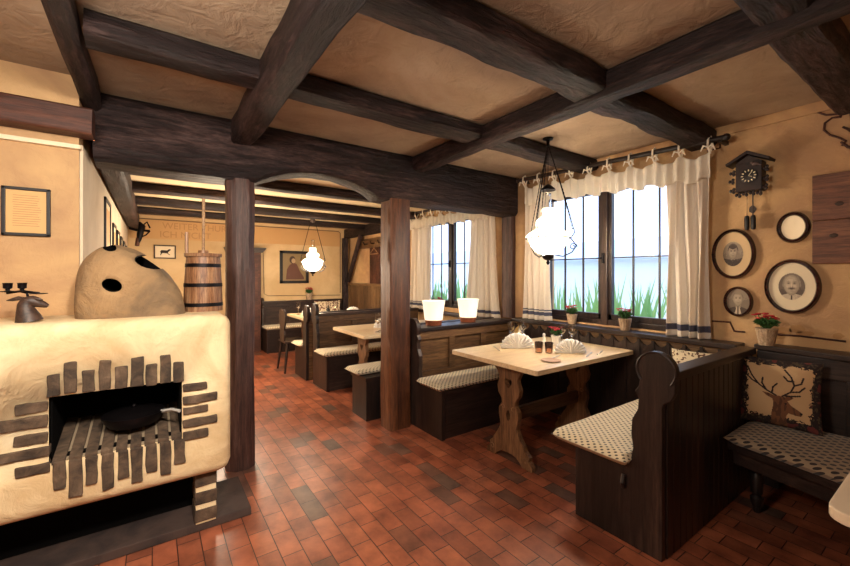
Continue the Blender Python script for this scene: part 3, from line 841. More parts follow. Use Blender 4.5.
M['opal_mirror'] = plain('opal_mirror', (236, 214, 176), .3, .2)
y_, z_ = o_at(793.5, 227.5); oval_frame('round_mirror', y_, z_, .088, .108, .027, 'small round mirror in a dark wooden frame on the yellow wall', mir, 'mirror')

# rough wooden board on the wall
a_, b_ = wl(810, 176), wl(815, 263)
bd = thing('wooden_board', (W, .2, 1.54), 'reddish-brown plank board hanging at the right edge of the yellow wall', 'board')
for k, (z0, z1) in enumerate(((1.52, 1.80), (1.803, 2.10))):
    MB().box(W-.028, W-.002, -.3, .655, z0, z1, .004).build('plank', 'boardwood', bd)
m = MB()
for y, z in ((.555, 1.70), (.53, 1.90), (.40, 1.72), (.22, 1.9)): m.ball((W-.028, y, z), .018, (.2, 1.2, .8), 2)
m.build('knot', 'sepia_dark', bd, smooth=True)

# iron wall bracket with scroll at the right edge
m = MB(); 
sp = [(846, 127), (852, 127), (852, 112), (858, 112)]
ib = thing('iron_scroll_bracket', (W, .45, 2.1), 'dark iron bracket at the right edge above the wooden board', 'bracket')
m.tube([P(843, 127, 'x', W-.01), P(850, 130, 'x', W-.03), P(856, 128, 'x', W-.03), P(860, 118, 'x', W-.02)], [.006, .009, .009, .006], 8)
m.tube([P(841, 142, 'x', W-.02), P(848, 147, 'x', W-.03), P(856, 148, 'x', W-.03)], [.006, .009, .009], 8)
m.tube([P(852, 112, 'x', W-.02), P(854, 128, 'x', W-.02), P(853, 155, 'x', W-.02)], .012, 8)
m.build('scroll', 'mantel', ib, smooth=True)

# cuckoo clock
def clock():
    q0 = o_at(753, 178); cy, cz = q0
    e = thing('cuckoo_clock', (W, cy, cz-.1), 'dark carved cuckoo clock with gabled roof and hanging weights', 'clock')
    m = MB(); m.box(W-.10, W-.002, cy-.075, cy+.075, cz-.105, cz+.10, .004)
    m.prism([(cy-.075, cz+.10), (cy+.075, cz+.10), (cy, cz+.15)], 'x', W-.10, W-.002); m.build('case', 'clockwood', e)
    for s in (-1, 1):
        m = MB(); m.prism([(cy, cz+.178), (cy+s*.128, cz+.105), (cy+s*.122, cz+.088), (cy, cz+.155)], 'x', W-.135, W+.0-.001, .003); m.build('roof_board', 'clockwood', e)
    m = MB(); n = 32
    m.lathe([(0, .10), (.048, .10), (.050, .106), (.044, .109), (0, .109)], (W, cy-.004, cz+.0), n, '-x'); m.build('dial', 'black', e, smooth=True)
    m = MB()
    for i in range(12):
        a = 2*PI*i/12; r0, r1 = .031, .044
        ca, sa = math.cos(a), math.sin(a); w = .0032
        pts = [(cy-.004+r0*ca-w*sa, cz+r0*sa+w*ca), (cy-.004+r1*ca-w*sa, cz+r1*sa+w*ca), (cy-.004+r1*ca+w*sa, cz+r1*sa-w*ca), (cy-.004+r0*ca+w*sa, cz+r0*sa-w*ca)]
        m.prism(pts, 'x', W-.1105, W-.108)
    m.build('numerals', 'paper_white', e)
    for L, a, w in ((.03, 2.2, .003), (.022, 3.6, .003)):
        m = MB(); m.tube([(W-.112, cy-.004, cz), (W-.112, cy-.004+L*math.cos(a), cz+L*math.sin(a))], w*.6, 6); m.build('hand', 'paper_white', e)
    m = MB(); m.lathe([(0, .1), (.012, .1), (.012, .103), (0, .103)], (W, cy+.005, cz+.09), 16, '-x'); m.build('cuckoo_door', 'black', e)
    # carved leaves round the case
    for (y, z) in ((.095, .04), (.10, -.02), (.095, -.09), (-.095, .04), (-.095, -.03), (-.09, -.09), (.06, -.125), (-.02, -.12), (-.06, -.125), (.02, -.12)):
        m = MB(); 
        for k in range(3): m.ball((W-.085, cy+y+.012*math.cos(k*2.1), cz+z+.012*math.sin(k*2.1)), .012, (.5, 1, 1.2), 1)
        m.build('carved_leaf', 'clockwood', e, smooth=True)
    m = MB(); m.ball((W-.12, cy-.045, cz+.075), .014, (.8, 1.5, 1)); m.ball((W-.125, cy-.028, cz+.085), .009); m.tube([(W-.12, cy-.05, cz+.072), (W-.12, cy-.08, cz+.06)], [.008, .003]); m.build('carved_bird', plain('birdcol', (96, 78, 74), .5), e, smooth=True)
    m = MB(); m.tube([(W-.05, cy-.012, cz-.10), (W-.05, cy-.012, cz-.28)], .0035, 6); m.prism([(cy-.012+.02*math.cos(t/10*2*PI)*(1+.2*math.sin(t*3)), cz-.235+.028*math.sin(t/10*2*PI)) for t in range(10)], 'x', W-.055, W-.045)
    m.build('pendulum', 'bronze', e)
    for dy, dz in ((.018, -.33), (-.018, -.33)):
        m = MB(); m.tube([(W-.06, cy+dy, cz-.10), (W-.06, cy+dy, cz+dz+.05)], .0015, 5); m.build('chain', 'iron', e)
        m = MB(); m.lathe([(0, -.055), (.012, -.05), (.0155, -.03), (.0155, .03), (.012, .048), (0, .055)], (W-.06, cy+dy, cz+dz), 14, mod=lambda a, h: 1+.08*math.sin(a*3+h*300)); m.build('weight', 'black', e, smooth=True)
clock()

# ------------------------------------------------------------------ benches
def scroll_panel(flip, y_back, x0, x1, seat_y, parent, mat='bench_z', zs=.43, ztop=1.06):
    """end panel of a settle; y_back = outer face of the back, seat towards +y when flip=1 (else -y)"""
    s = 1 if flip > 0 else -1
    pts = [(0, 0), (seat_y, 0), (seat_y, zs), (.17, zs), (.155, .47), (.145, .53), (.155, .60), (.15, .68), (.12, .74), (.115, .80), (.135, .835), (.118, .86)]
    cz = ztop-.10; cyy = .03
    for a in range(-35, 216, 14): pts.append((cyy+.097*math.cos(R(a)), cz+.097*math.sin(R(a))))
    pts += [(-.058, .86), (-.04, .82), (-.01, .80), (0, .78)]
    m = MB(); m.prism([(y_back+s*a, b) for a, b in pts], 'x', x0, x1, .005)
    o = m.build('end_panel', mat, parent, smooth=False)
    # carved edge around the scroll
    m = MB(); arc = [(y_back+s*(cyy+.093*math.cos(R(a))), cz+.093*math.sin(R(a))) for a in range(-40, 221, 10)]
    m.tube([(x0-.002, a, b) for a, b in arc], .006, 6); m.build('scroll_edge', mat, o, smooth=True)
    return o
def cushion(x0, x1, y0, y1, z, label, th=.055, mat='dots', poly=None, group=None, name='seat_cushion'):
    m = MB()
    pts = poly or [(x0, y0), (x1, y0), (x1, y1), (x0, y1)]
    cxx = sum(p[0] for p in pts)/len(pts); cyy = sum(p[1] for p in pts)/len(pts)
    n = 24
    # bilinear quad grid with rounded top
    def pos_t(u, v, side):
        a, b_, c, d = [Vector((p[0], p[1], 0)) for p in pts]
        q = (a*(1-u)+b_*u)*(1-v)+(d*(1-u)+c*u)*v
        eu = min(u, 1-u)*(b_-a).length; ev = min(v, 1-v)*(d-a).length
        k = min(eu, ev); r = .03
        f = 1 if k > r else math.sqrt(max(0, 1-((r-k)/r)**2))
        zz = z+th*.56+side*(th*.5*f)
        zz += side*.008*(math.sin(PI*u)*math.sin(PI*v))+.003*hnoise(q.x*7, q.y*7)
        return (q.x, q.y, zz)
    rr = [0, .004, .01, .02, .035]
    def warp(t, L):
        return t
    m.grid(44, 26, lambda u, v: pos_t(u, v, 1)); m.grid(44, 26, lambda u, v: pos_t(u, v, -1))
    bmesh.ops.remove_doubles(m.bm, verts=m.bm.verts[:], dist=.0006)
    return tag(m.build(name, mat, None, smooth=True), label, 'cushion', group)
def boards(m, a0, a1, b, d, z0, z1, axis, step=.075, gap=.006, bev=.004):
    n = max(1, round((a1-a0)/step)); s = (a1-a0)/n
    for i in range(n):
        p, q = a0+i*s+gap/2, a0+(i+1)*s-gap/2
        if axis == 'x': m.box(p, q, b, b+d, z0, z1, bev)
        else: m.box(b, b+d, p, q, z0, z1, bev)

# bench A: near right partition, seat faces the table
ba = thing('settle_bench', (2.8, 1.15, 0), 'dark settle with scroll-topped end panel and planked back, at the right of the pine table', 'bench')
scroll_panel(1, .93, 2.10, 2.14, .49, ba)
m = MB(); boards(m, 2.145, 3.42, .925, .018, 0, .90, 'x'); m.box(2.145, 3.42, .943, .975, 0, .90); m.build('plank_back', 'bench_z', ba)
MB().box(2.145, 3.425, .905, 1.0, .90, .945, .008).build('top_rail', 'bench_x', ba)
m = MB(); m.box(2.145, 3.42, 1.36, 1.40, 0, .39, .003); m.box(2.145, 3.42, .98, 1.40, .39, .428, .004); m.build('seat_box', 'bench_z', ba)
m = MB(); m.tube([(2.09, 1.12, .30), (2.075, 1.12, .33), (2.09, 1.12, .37)], .012, 8); m.build('carved_drop', 'bench_z', ba)
cushion(2.03, 3.40, 1.08, 1.545, .43, 'light dotted seat cushion right of the pine table, nearest the camera', .06)
# bench B: deer pillow bench along the wall
bb = thing('corner_bench', (3.2, .3, 0), 'dark corner bench under the portraits at the right edge', 'bench')
fl, frr = (2.95, .90), (2.42, -.30)
m = MB(); m.prism([(2.88, .90), (3.44, .90), (3.44, -.6), (2.49, -.6)], 'z', .385, .43, .004); m.build('seat', 'bench_y', bb)
m = MB(); m.prism([(2.91, .88), (2.94, .88), (2.56, -.6), (2.53, -.6)], 'z', .30, .385); m.build('seat_rail', 'bench_y', bb)
for (lx, ly) in ((3.03, .80), (2.66, -.4)):
    m = MB(); m.lathe([(0, 0), (.016, 0), (.02, .03), (.032, .06), (.034, .09), (.02, .105), (.03, .125), (.033, .22), (.022, .245), (.032, .265), (.03, .33), (.03, .39), (0, .39)], (lx, ly, 0), 20); m.build('leg', 'bench_z', bb, smooth=True)
m = MB(); m.box(3.45, 3.475, -.9, .905, .43, .93); m.box(3.43, 3.45, -.9, .905, .80, .925, .004)
for y in (-.5, .0, .45): m.box(3.435, 3.45, y-.03, y+.03, .43, .8, .003)
m.build('back_panel', 'bench_y', bb)
m = MB(); m.prism([(3.59, .925), (3.44, .925), (3.40, .55), (3.30, -.1), (3.2, -.9), (3.59, -.9)], 'z', .93, .965, .006); m.build('ledge', 'bench_y', bb)
m = MB(); m.box(3.47, 3.59, .8, .9, 0, .93); m.build('corner_block', 'bench_z', bb)
cushion(0, 0, 0, 0, .432, 'dark dotted seat cushion of the corner bench under the deer pillow', .055, 'dots_big', poly=[(2.84, .91), (3.40, .91), (3.40, -.58), (2.46, -.58)])

# bench C: left bench of the table, back towards the far room
def settle(xa, xb, yb, dirn, label, endtop=1.03, backmat='oak_x', ledge=None, back_t=.05, panels=3, seatd=.46, name='settle_bench'):
    e = thing(name, ((xa+xb)/2, yb+dirn*.2, 0), label, 'bench')
    s = dirn
    scroll_panel(s, yb, xa, xa+.04, seatd, e, ztop=endtop)
    def ybox(m, x0, x1, a, b_, z0, z1, bev=0, mi=None):
        y0, y1 = sorted((yb+s*a, yb+s*b_)); m.box(x0, x1, y0, y1, z0, z1, bev, mi)
    m = MB(); ybox(m, xa+.04, xb, 0, back_t*.5, 0, .89); 
    w = (xb-xa-.04)/panels
    for z0, z1 in ((.43, .50), (.81, .89)): ybox(m, xa+.04, xb, back_t*.5, back_t, z0, z1, .003)
    for i in range(panels+1):
        x = xa+.04+i*w; ybox(m, max(xa+.04, x-.035), min(xb, x+.035), back_t*.5, back_t, .5, .81, .003)
    m.build('backrest', backmat, e)
    m = MB(); ybox(m, xa+.03, xb, -.02 if ledge is None else ledge[0], .07, .89, .93, .006); m.build('top_ledge', 'bench_x', e)
    m = MB(); ybox(m, xa+.04, xb, seatd-.05, seatd-.02, 0, .39, .002); ybox(m, xa+.04, xb, back_t+.002, seatd-.01, .39, .428, .003); m.build('seat_box', 'bench_x', e)
    return e
settle(2.06, 3.42, 3.20, -1, 'brown panelled settle left of the pine table, back towards the far room', ledge=(-.16,), seatd=.50)
cushion(2.01, 3.40, 2.68, 3.035, .43, 'light dotted seat cushion left of the pine table, beside the right post')
# wainscot under the near window: boards with scalloped tops
m = MB(); e = thing('slatted_wainscot', (3.45, 2.0, 0), 'dark slatted wall panelling with scalloped gaps under the near window sill', 'panelling')
y = 1.02
for i in range(18):
    y0 = 1.01+i*.118; pts = [(y0, 0), (y0+.118, 0)]
    for k in range(9):
        a = k/8; pts.append((y0+.118*(1-a), .89-.045*math.sin(PI*a)))
    MBx = MB(); MBx.prism(pts, 'x', 3.455, 3.475); MBx.box(3.447, 3.455, y0-.012, y0+.012, 0, .895, .002); MBx.build('slat', 'bench_z', e)
MB().box(3.50, 3.52, 1.01, 3.13, .5, .90).build('backing', 'trimwood', e)

# far benches
s2 = settle(1.98, 3.42, 3.43, 1, 'dark settle right behind the right post, facing the middle table', seatd=.42, ledge=(.0,))
m = MB(); m.box(1.73, 1.975, 3.49, 3.82, 0, .39, .004); m.box(1.72, 1.975, 3.48, 3.84, .39, .428, .004); m.build('seat_end', 'bench_z', s2)
cushion(1.66, 3.40, 3.59, 3.87, .43, 'light cushion end showing just left of the right post')
settle(1.76, 3.42, 5.14, -1, 'panelled settle of the back room facing the middle table', seatd=.50, ledge=(-.02,), endtop=1.07)
cushion(1.71, 3.40, 4.62, 4.975, .43, 'long pale seat cushion at the far side of the middle table')
settle(1.72, 3.42, 5.30, 1, 'dark settle whose seat shows just beyond the middle settle, facing the far table', seatd=.5, ledge=(.0,))
cushion(1.66, 3.40, 5.465, 5.80, .43, 'pale cushion end seen beside the carved chair')
settle(1.72, 3.38, 8.03, -1, 'dark bench against the back wall under the oil painting', seatd=.52, ledge=(-.03,), endtop=1.0, backmat='bench_x')
cushion(1.70, 3.36, 7.50, 7.865, .43, 'pale seat cushion on the bench against the back wall')

# timber wall panelling at back right
pw = thing('wall_panelling', (3.56, 7, 0), 'brown boarded panelling with coat board in the back right corner', 'panelling')
m = MB(); boards(m, 5.5, 7.96, 3.55, .03, 0, 1.22, 'y', .12); m.build('lower_boards', 'oak_z', pw)
MB().box(3.50, 3.58, 5.5, 7.96, 1.22, 1.27, .006).build('rail', 'oak_y', pw)
m = MB(); boards(m, 5.6, 7.05, 3.565, .02, 1.27, 2.0, 'y', .14); m.build('upper_boards', 'mantel', pw)
MB().box(3.55, 3.585, 5.6, 7.6, 1.98, 2.17, .006).build('coat_board', 'oak_y', pw)
for y in (6.2, 6.5, 6.8, 7.1):
    m = MB(); m.tube([(3.55, y, 2.06), (3.47, y, 2.05), (3.45, y, 2.10)], .01, 6); m.build('coat_hook', 'iron', pw, smooth=True)
ho = MB(); ho.tube([(3.44, 6.45, 1.84), (3.44, 6.8, 1.84)], .012, 8); ho.tube([(3.44, 6.45, 1.84), (3.44, 6.62, 1.95), (3.44, 6.8, 1.84)], .007, 8); ho.tube([(3.44, 6.62, 1.95), (3.45, 6.62, 2.03), (3.47, 6.6, 2.07)], .004, 6)
tag(ho.build('coat_hanger', 'trimwood', None, smooth=True), 'wooden coat hanger on the coat board at the back', 'hanger')

# cupboard at back
cb = thing('tall_cupboard', (1.45, 7.95, 0), 'tall dark wooden cupboard with cornice against the back wall, right of the left post', 'cupboard')
MB().box(1.15, 1.68, 7.80, 8.08, 0, 1.86, .006).build('body', 'mantel', cb)
m = MB(); m.prism([(1.12, 1.86), (1.70, 1.86), (1.76, 1.93), (1.76, 1.95), (1.08, 1.95)], 'y', 7.74, 8.08); m.build('cornice', 'bench_x', cb)
for x0, x1 in ((1.17, 1.41), (1.42, 1.66)):
    dd = MB().box(x0, x1, 7.782, 7.80, .08, 1.82, .005).build('door', 'mantel', cb)
    m = MB(); m.box(x0+.04, x1-.04, 7.774, 7.783, .15, .85, .004); m.box(x0+.04, x1-.04, 7.774, 7.783, .95, 1.75, .004); m.build('door_panel', 'mantel', dd)
MB().ball((1.40, 7.77, .95), .014).build('knob', 'bronze', cb, smooth=True)

# ------------------------------------------------------------------ tables
def trestle_outline(cy, ztop, k=1.0):
    half = [(.0, .06), (.07, .055), (.11, .03), (.14, .0), (.235, .0), (.232, .03), (.20, .065), (.205, .09), (.165, .12), (.15, .15), (.12, .185), (.098, .22), (.083, .25), (.09, .29), (.102, .33), (.098, .38),
            (.068, .42), (.072, .45), (.105, .49), (.116, .54), (.10, .58), (.092, .61), (.115, .65), (.155, .69), (.165, .715)]
    sc = (ztop)/.715
    pts = [(cy+a*k, b*sc) for a, b in half[0:]]
    pts2 = [(cy-a*k, b*sc) for a, b in half[1:]]
    return pts+pts2[::-1]
def trestle_leg(x, cy, ztop, parent, holes=True, th=.042):
    m = MB(); m.prism(trestle_outline(cy, ztop), 'x', x, x+th, .004)
    o = m.build('trestle_leg', 'pine_z', parent)
    if holes:
        c1 = MB(); h = []
        for i in range(24):
            t = 2*PI*i/24; h.append((cy+.0024*16*math.sin(t)**3, .575*ztop/.715+.0028*(13*math.cos(t)-5*math.cos(2*t)-2*math.cos(3*t)-math.cos(4*t))))
        c1.prism(h, 'x', x-.05, x+.1)
        c2 = MB(); c2.prism([(cy+.022*math.cos(2*PI*i/20), .335*ztop/.715+.045*math.sin(2*PI*i/20)*(1-.3*abs(math.cos(2*PI*i/20)))) for i in range(20)], 'x', x-.05, x+.1)
        # cutters are in world space: the leg object sits under its empty, so place them relative
        A, B = c1.build('cut', 'pine_z'), c2.build('cut', 'pine_z')
        boolean(o, [A, B])
    # carved scroll lines
    m = MB()
    for s in (-1, 1):
        m.tube([(x-.001, cy+s*(.17+.028*math.cos(a*.6)*(1-a/14)), .06+.028*math.sin(a*.6)*(1-a/14)) for a in range(12)], .0035, 5)
        m.tube([(x-.001, cy+s*(.05+.022*math.cos(a*.6)*(1-a/14)), .41+.022*math.sin(a*.6)*(1-a/14)) for a in range(12)], .0035, 5)
    m.build('carved_scroll', 'pine_z', o)
    return o
def table(x0, x1, y0, y1, z, label, legs, th=.036, topm='pine_x', holes=True):
    e = thing('trestle_table', ((x0+x1)/2, (y0+y1)/2, 0), label, 'table')
    m = MB(); r = .012
    m.prism([(x0+r, y0), (x1-r, y0), (x1, y0+r), (x1, y1-r), (x1-r, y1), (x0+r, y1), (x0, y1-r), (x0, y0+r)], 'z', z-th, z, .004)
    m.build('tabletop', topm, e)
    cy = (y0+y1)/2-.09 if holes else (y0+y1)/2
    for x in legs: trestle_leg(x, cy, z-th-.001, e, holes)
    m = MB(); m.box(legs[0]+.043, legs[-1]-.001, cy-.02, cy+.02, .30, .40, .004); m.build('stretcher', 'pine_x2', e)
    m = MB()
    for x in legs: m.box(x-.01, x+.055, cy-.16, cy+.30, z-th-.03, z-th-.001, .004)
    return e
M['pine_x2'] = wood('pine_x2', (70, 48, 34), (110, 78, 54), (140, 104, 74), axis='x', rough=.5, bs=.2, bd=.003)
T1 = (2.15, 3.44, 1.75, 2.68, .79)
bpy.context.view_layer.update()
table(*T1[:4], T1[4], 'pale pine trestle table with heart cut-outs in its leg, under the near lamp', (2.27, 3.16))
table(1.86, 3.30, 3.80, 4.70, .79, 'pine table in the back room partly hidden by the right post', (2.0, 3.05), holes=True)
table(1.86, 3.2, 5.86, 6.74, .79, 'farthest pine table, under the far hanging lamp', (2.0, 3.0), holes=False)
# near table corner at bottom right
e = thing('side_table', (2.1, -.1, 0), 'corner of a white-topped table at the bottom right edge', 'table')
m = MB(); pts = []
x0, x1, y0, y1, r = 1.645, 2.32, -.7, .275, .06
for (cx_, cy_, a0) in ((x1-r, y1-r, 0), (x0+r, y1-r, 90), (x0+r, y0+r, 180), (x1-r, y0+r, 270)):
    for a in range(0, 91, 15): pts.append((cx_+r*math.cos(R(a0+a)), cy_+r*math.sin(R(a0+a))))
m.prism(pts, 'z', .72, .755, .005); m.build('tabletop', plain('whitetop', (222, 200, 172), .35), e)
for lx, ly in ((1.75, .17), (2.2, .17), (1.75, -.6), (2.2, -.6)):
    m = MB(); m.tube([(lx, ly, 0), (lx, ly, .72)], [.02, .028], 12); m.build('leg', 'bench_z', e)

# carved chair in the back room
ch = thing('carved_chair', (1.72, 6.05, 0), 'dark carved wooden chair at the left end of the farthest table', 'chair')
m = MB(); m.box(1.60, 1.93, 5.86, 6.26, .43, .46, .008); m.build('seat', 'bench_y', ch)
m = MB(); pts = [(.0, .46), (.10, .46), (.13, .55), (.10, .62), (.15, .72), (.18, .82), (.14, .90), (.08, .93), (.0, .90)]
m.prism([(6.06+a, b) for a, b in pts]+[(6.06-a, b) for a, b in pts[::-1][1:-1]]+[(6.0, .46)], 'x', 1.60, 1.625, .004)
m.build('backrest', 'bench_z', ch)
for lx, ly, dx, dy in ((1.64, 5.9, -.05, -.04), (1.64, 6.22, -.05, .04), (1.89, 5.9, .04, -.04), (1.89, 6.22, .04, .04)):
    m = MB(); m.tube([(lx, ly, .43), (lx+dx, ly+dy, 0)], [.022, .015], 10); m.build('leg', 'bench_z', ch, smooth=True)

# ------------------------------------------------------------------ lamps
def lamp(x, y, zceil, zw, label, style):
    """zw = height of the widest part of the shade"""
    e = thing('hanging_lamp', (x, y, zceil), label, 'lamp')
    z = zw
    m = MB(); m.lathe([(.050, z+.235), (.055, z+.215), (.052, z+.185), (.060, z+.160), (.092, z+.135), (.104, z+.110), (.088, z+.080), (.092, z+.065), (.15, z+.030), (.178, z+.002), (.176, z-.008), (.164, z-.012)], (x, y, 0), 40)
    m.build('glass_shade', 'opal', e, smooth=True, solid=.003)
    m = MB(); m.lathe([(.152, z-.014), (.150, z-.035), (.136, z-.075), (.105, z-.115), (.07, z-.140), (.05, z-.15)], (x, y, 0), 40); m.build('glass_bowl', 'opal_soft', e, smooth=True, solid=.003)
    m = MB(); m.lathe([(.024, z+.15), (.026, z+.25), (.022, z+.345), (.024, z+.36)], (x, y, 0), 24); m.build('glass_chimney', 'glass', e, smooth=True, solid=.002)
    m = MB(); m.lathe([(0, z-.235), (.008, z-.23), (.015, z-.215), (.008, z-.20), (.03, z-.19), (.045, z-.175), (.048, z-.15), (.055, z-.145), (0, z-.14)], (x, y, 0), 20); m.build('base_cup', 'iron', e, smooth=True)
    m = MB(); m.lathe([(.178, z-.008), (.182, z-.012), (.182, z-.018), (.176, z-.02)], (x, y, 0), 40); m.build('gallery_ring', 'iron', e, smooth=True)
    for k in range(3):
        a = R(k*120+75); ca, sa = math.cos(a), math.sin(a)
        def pt(r, h): return (x+r*ca, y+r*sa, z+h)
        m = MB()
        m.tube([pt(.05, -.15), pt(.12, -.165), (pt(.19, -.13)), pt(.225, -.08), pt(.20, -.04), pt(.18, -.015)], .0055, 6)
        m.tube([pt(.20+.032*math.cos(t*.7)*(1-t/16), -.085+.032*math.sin(t*.7)*(1-t/16)) for t in range(13)], .004, 5)
        m.tube([pt(.18, -.015), pt(.21, .03), pt(.205, .07), pt(.19, .06)], .005, 6)
        m.build('scroll_arm', 'iron', e, smooth=True)
    if style == 1:
        top = zceil-.055
        for k in range(3):
            a = R(k*120+75); ca, sa = math.cos(a), math.sin(a)
            for dr in (-.012, .012):
                m = MB(); pts = []
                q0 = Vector((x, y, top)); q1 = Vector((x+.20*ca-dr*sa*2, y+.20*sa+dr*ca*2, z+.06))
                n = 46; mid = q0.lerp(q1, .5)+Vector((ca*.02, sa*.02, -.02))
                for i in range(n+1):
                    t = i/n; q = q0*(1-t)**2+mid*2*t*(1-t)+q1*t*t; pts.append(q)
                m.tube(pts, [.0028 if i % 2 else .0045 for i in range(n+1)], 5)
                m.build('chain', 'iron', e, smooth=True)
        m = MB(); m.lathe([(0, z+.44), (.02, z+.43), (.055, z+.40), (.062, z+.385), (.055, z+.385), (0, z+.42)], (x, y, 0), 24); m.tube([(x, y, z+.43), (x, y, zceil-.05)], .003, 5); m.build('smoke_bell', 'iron', e, smooth=True)
        m = MB(); m.lathe([(0, 0), (.045, 0), (.04, -.012), (.015, -.02), (.012, -.05), (.02, -.06), (0, -.07)], (x, y, zceil), 20); m.build('ceiling_hook', 'iron', e, smooth=True)
    else:
        m = MB(); m.lathe([(0, 0), (.06, 0), (.05, -.02), (.012, -.03), (.012, -.06), (.035, -.085), (.045, -.11), (.035, -.135), (0, -.15)], (x, y, zceil), 24); m.build('pulley_ball', 'bronze', e, smooth=True)
        for s in (-1, 1):
            m = MB(); m.tube([(x+s*.03, y-s*.02, zceil-.12), (x+s*.17, y-s*.12, z+.02)], .0045, 6); m.build('chain', 'iron', e, smooth=True)
    return e
lamp(2.706, 2.087, ZC, 1.765, 'lit white glass hanging lamp with iron scrolls over the near pine table', 1)
lamp(2.17, 6.29+.05, ZB, 1.655, 'lit white glass hanging lamp over the farthest table', 2)

# ------------------------------------------------------------------ pots, flowers
def flower_pot(c, s, label, matp='birch', n=60, flowers=14, nf=None):
    e = thing('potted_flowers', c, label, 'potted plant'); x, y, z = c
    m = MB(); m.lathe([(0, 0), (.036*s, 0), (.052*s, .10*s), (.047*s, .10*s), (.042*s, .085*s), (0, .085*s)], c, 20, mod=lambda a, h: 1+.05*abs(math.sin(a*7))); m.build('pot', matp, e, smooth=False)
    rnd = random.Random(int(x*1000))
    def lf(i):
        a = rnd.uniform(0, 2*PI); el = rnd.uniform(.15, 1.4); r = rnd.uniform(.02, .055)*s
        b = Vector((x+r*.5*math.cos(a), y+r*.5*math.sin(a), z+.09*s+r*.6)); d = Vector((math.cos(a)*math.cos(el), math.sin(a)*math.cos(el), math.sin(el)))
        return b, b+d*.045*s, .008*s
    leafy('leaves', n*3, lf, 'leaf', e)
    for i in range(flowers):
        a = rnd.uniform(0, 2*PI); r = rnd.uniform(.0, .062)*s; h = rnd.uniform(.155, .19)*s
        q = (x+r*math.cos(a), y+r*math.sin(a), z+h)
        m = MB()
        for k in range(6):
            m.ball((q[0]+.009*s*math.cos(k), q[1]+.009*s*math.sin(k), q[2]+.002), .0068*s, (1.2, 1.2, .6), 1, mi=0)
        m.tube([(x+r*.4*math.cos(a), y+r*.4*math.sin(a), z+.1*s), q], .0015*s, 4, mi=1)
        m.build('bloom', ['redflower', 'leaf'], e)
    return e
flower_pot((3.52, 2.42, .945), 1.0, 'pot of red flowers on the near window sill, directly right of the lamp')
flower_pot((3.515, 1.87, .945), 1.05, 'pot of red flowers in the middle of the near window sill')
flower_pot((3.46, .86, .965), 1.15, 'pot of red flowers on the ledge below the smallest portrait')
flower_pot((2.66, 8.0, .93), 1.3, 'small pot of red flowers on the ledge in the far corner')
flower_pot((3.54, 4.72, .90), 1.1, 'pot of red flowers on the far window sill')
flower_pot((3.10, 2.30, .79), .9, 'low bunch of red flowers standing on the pine table behind the candle glasses', 'china')

# candle lanterns on the back ledge
for x, lab in ((2.39, 'left one of two glowing pale ceramic lanterns on the settle ledge'), (2.86, 'right one of two glowing pale ceramic lanterns on the settle ledge')):
    e = thing('ceramic_lantern', (x, 3.27, .93), lab, 'lantern', 'glowing ceramic lanterns on the settle ledge')
    m = MB(); m.lathe([(.092, .052), (.098, .10), (.118, .245), (.124, .25), (.118, .25), (.11, .235), (.09, .10), (.085, .052)], (x, 3.27, .93), 32); m.build('lantern_shade', 'ceramic_lit', e, smooth=True)
    m = MB(); m.lathe([(0, 0), (.082, 0), (.090, .05), (.085, .055), (0, .055)], (x, 3.27, .93), 32); m.build('copper_base', 'copper', e, smooth=True)

# ------------------------------------------------------------------ pillows
def pillow(c, w, h, th, yaw, tilt, label, mats, cls=None, nu=40, nv=40):
    """pillow standing upright facing -x, rotated by yaw about z, leaning by tilt"""
    m = MB()
    rot = Matrix.Rotation(R(yaw), 3, 'Z') @ Matrix.Rotation(R(tilt), 3, 'Y')
    def shp(u, v, s):
        a, b_ = 2*u-1, 2*v-1
        k = (1-abs(a)**2.6)*(1-abs(b_)**2.6); k = max(k, 0)**.55
        pin_y = 1-.07*(1-b_*b_)*0; y = -a*w/2*(1-.07*(1-abs(b_))**1.0*0-.06*(1-b_*b_)); z = b_*h/2*(1-.07*(1-a*a))
        q = Vector((-s*th/2*k, y, z)); q += Vector((0, 0, h/2))
        q.x += .006*hnoise(u*5+c[0], v*5)*k
        return tuple(Vector(c)+rot @ q)
    m.grid(nu, nv, lambda u, v: shp(u, v, 1), cls)
    m.grid(nu//3, nv//3, lambda u, v: shp(u, v, -1), lambda u, v: 0)
    o = m.build('throw_pillow', mats, None, smooth=True); tag(o, label, 'pillow'); return o
# deer print
def inpoly(x, y, P_):
    r = False; n = len(P_); j = n-1
    for i in range(n):
        if ((P_[i][1] > y) != (P_[j][1] > y)) and x < (P_[j][0]-P_[i][0])*(y-P_[i][1])/(P_[j][1]-P_[i][1]+1e-12)+P_[i][0]: r = not r
        j = i
    return r
def seg_d(px, py, a, b_):
    dx, dy = b_[0]-a[0], b_[1]-a[1]; t = max(0, min(1, ((px-a[0])*dx+(py-a[1])*dy)/(dx*dx+dy*dy+1e-12)))
    return math.hypot(px-a[0]-t*dx, py-a[1]-t*dy)
HEAD = [(.42, .0), (.43, .2), (.45, .32), (.44, .40), (.36, .44), (.30, .49), (.38, .48), (.47, .45), (.52, .46), (.58, .45), (.64, .47), (.70, .46), (.66, .42), (.62, .40), (.66, .34), (.76, .28), (.80, .25), (.78, .21), (.70, .21), (.63, .22), (.60, .16), (.62, .0)]
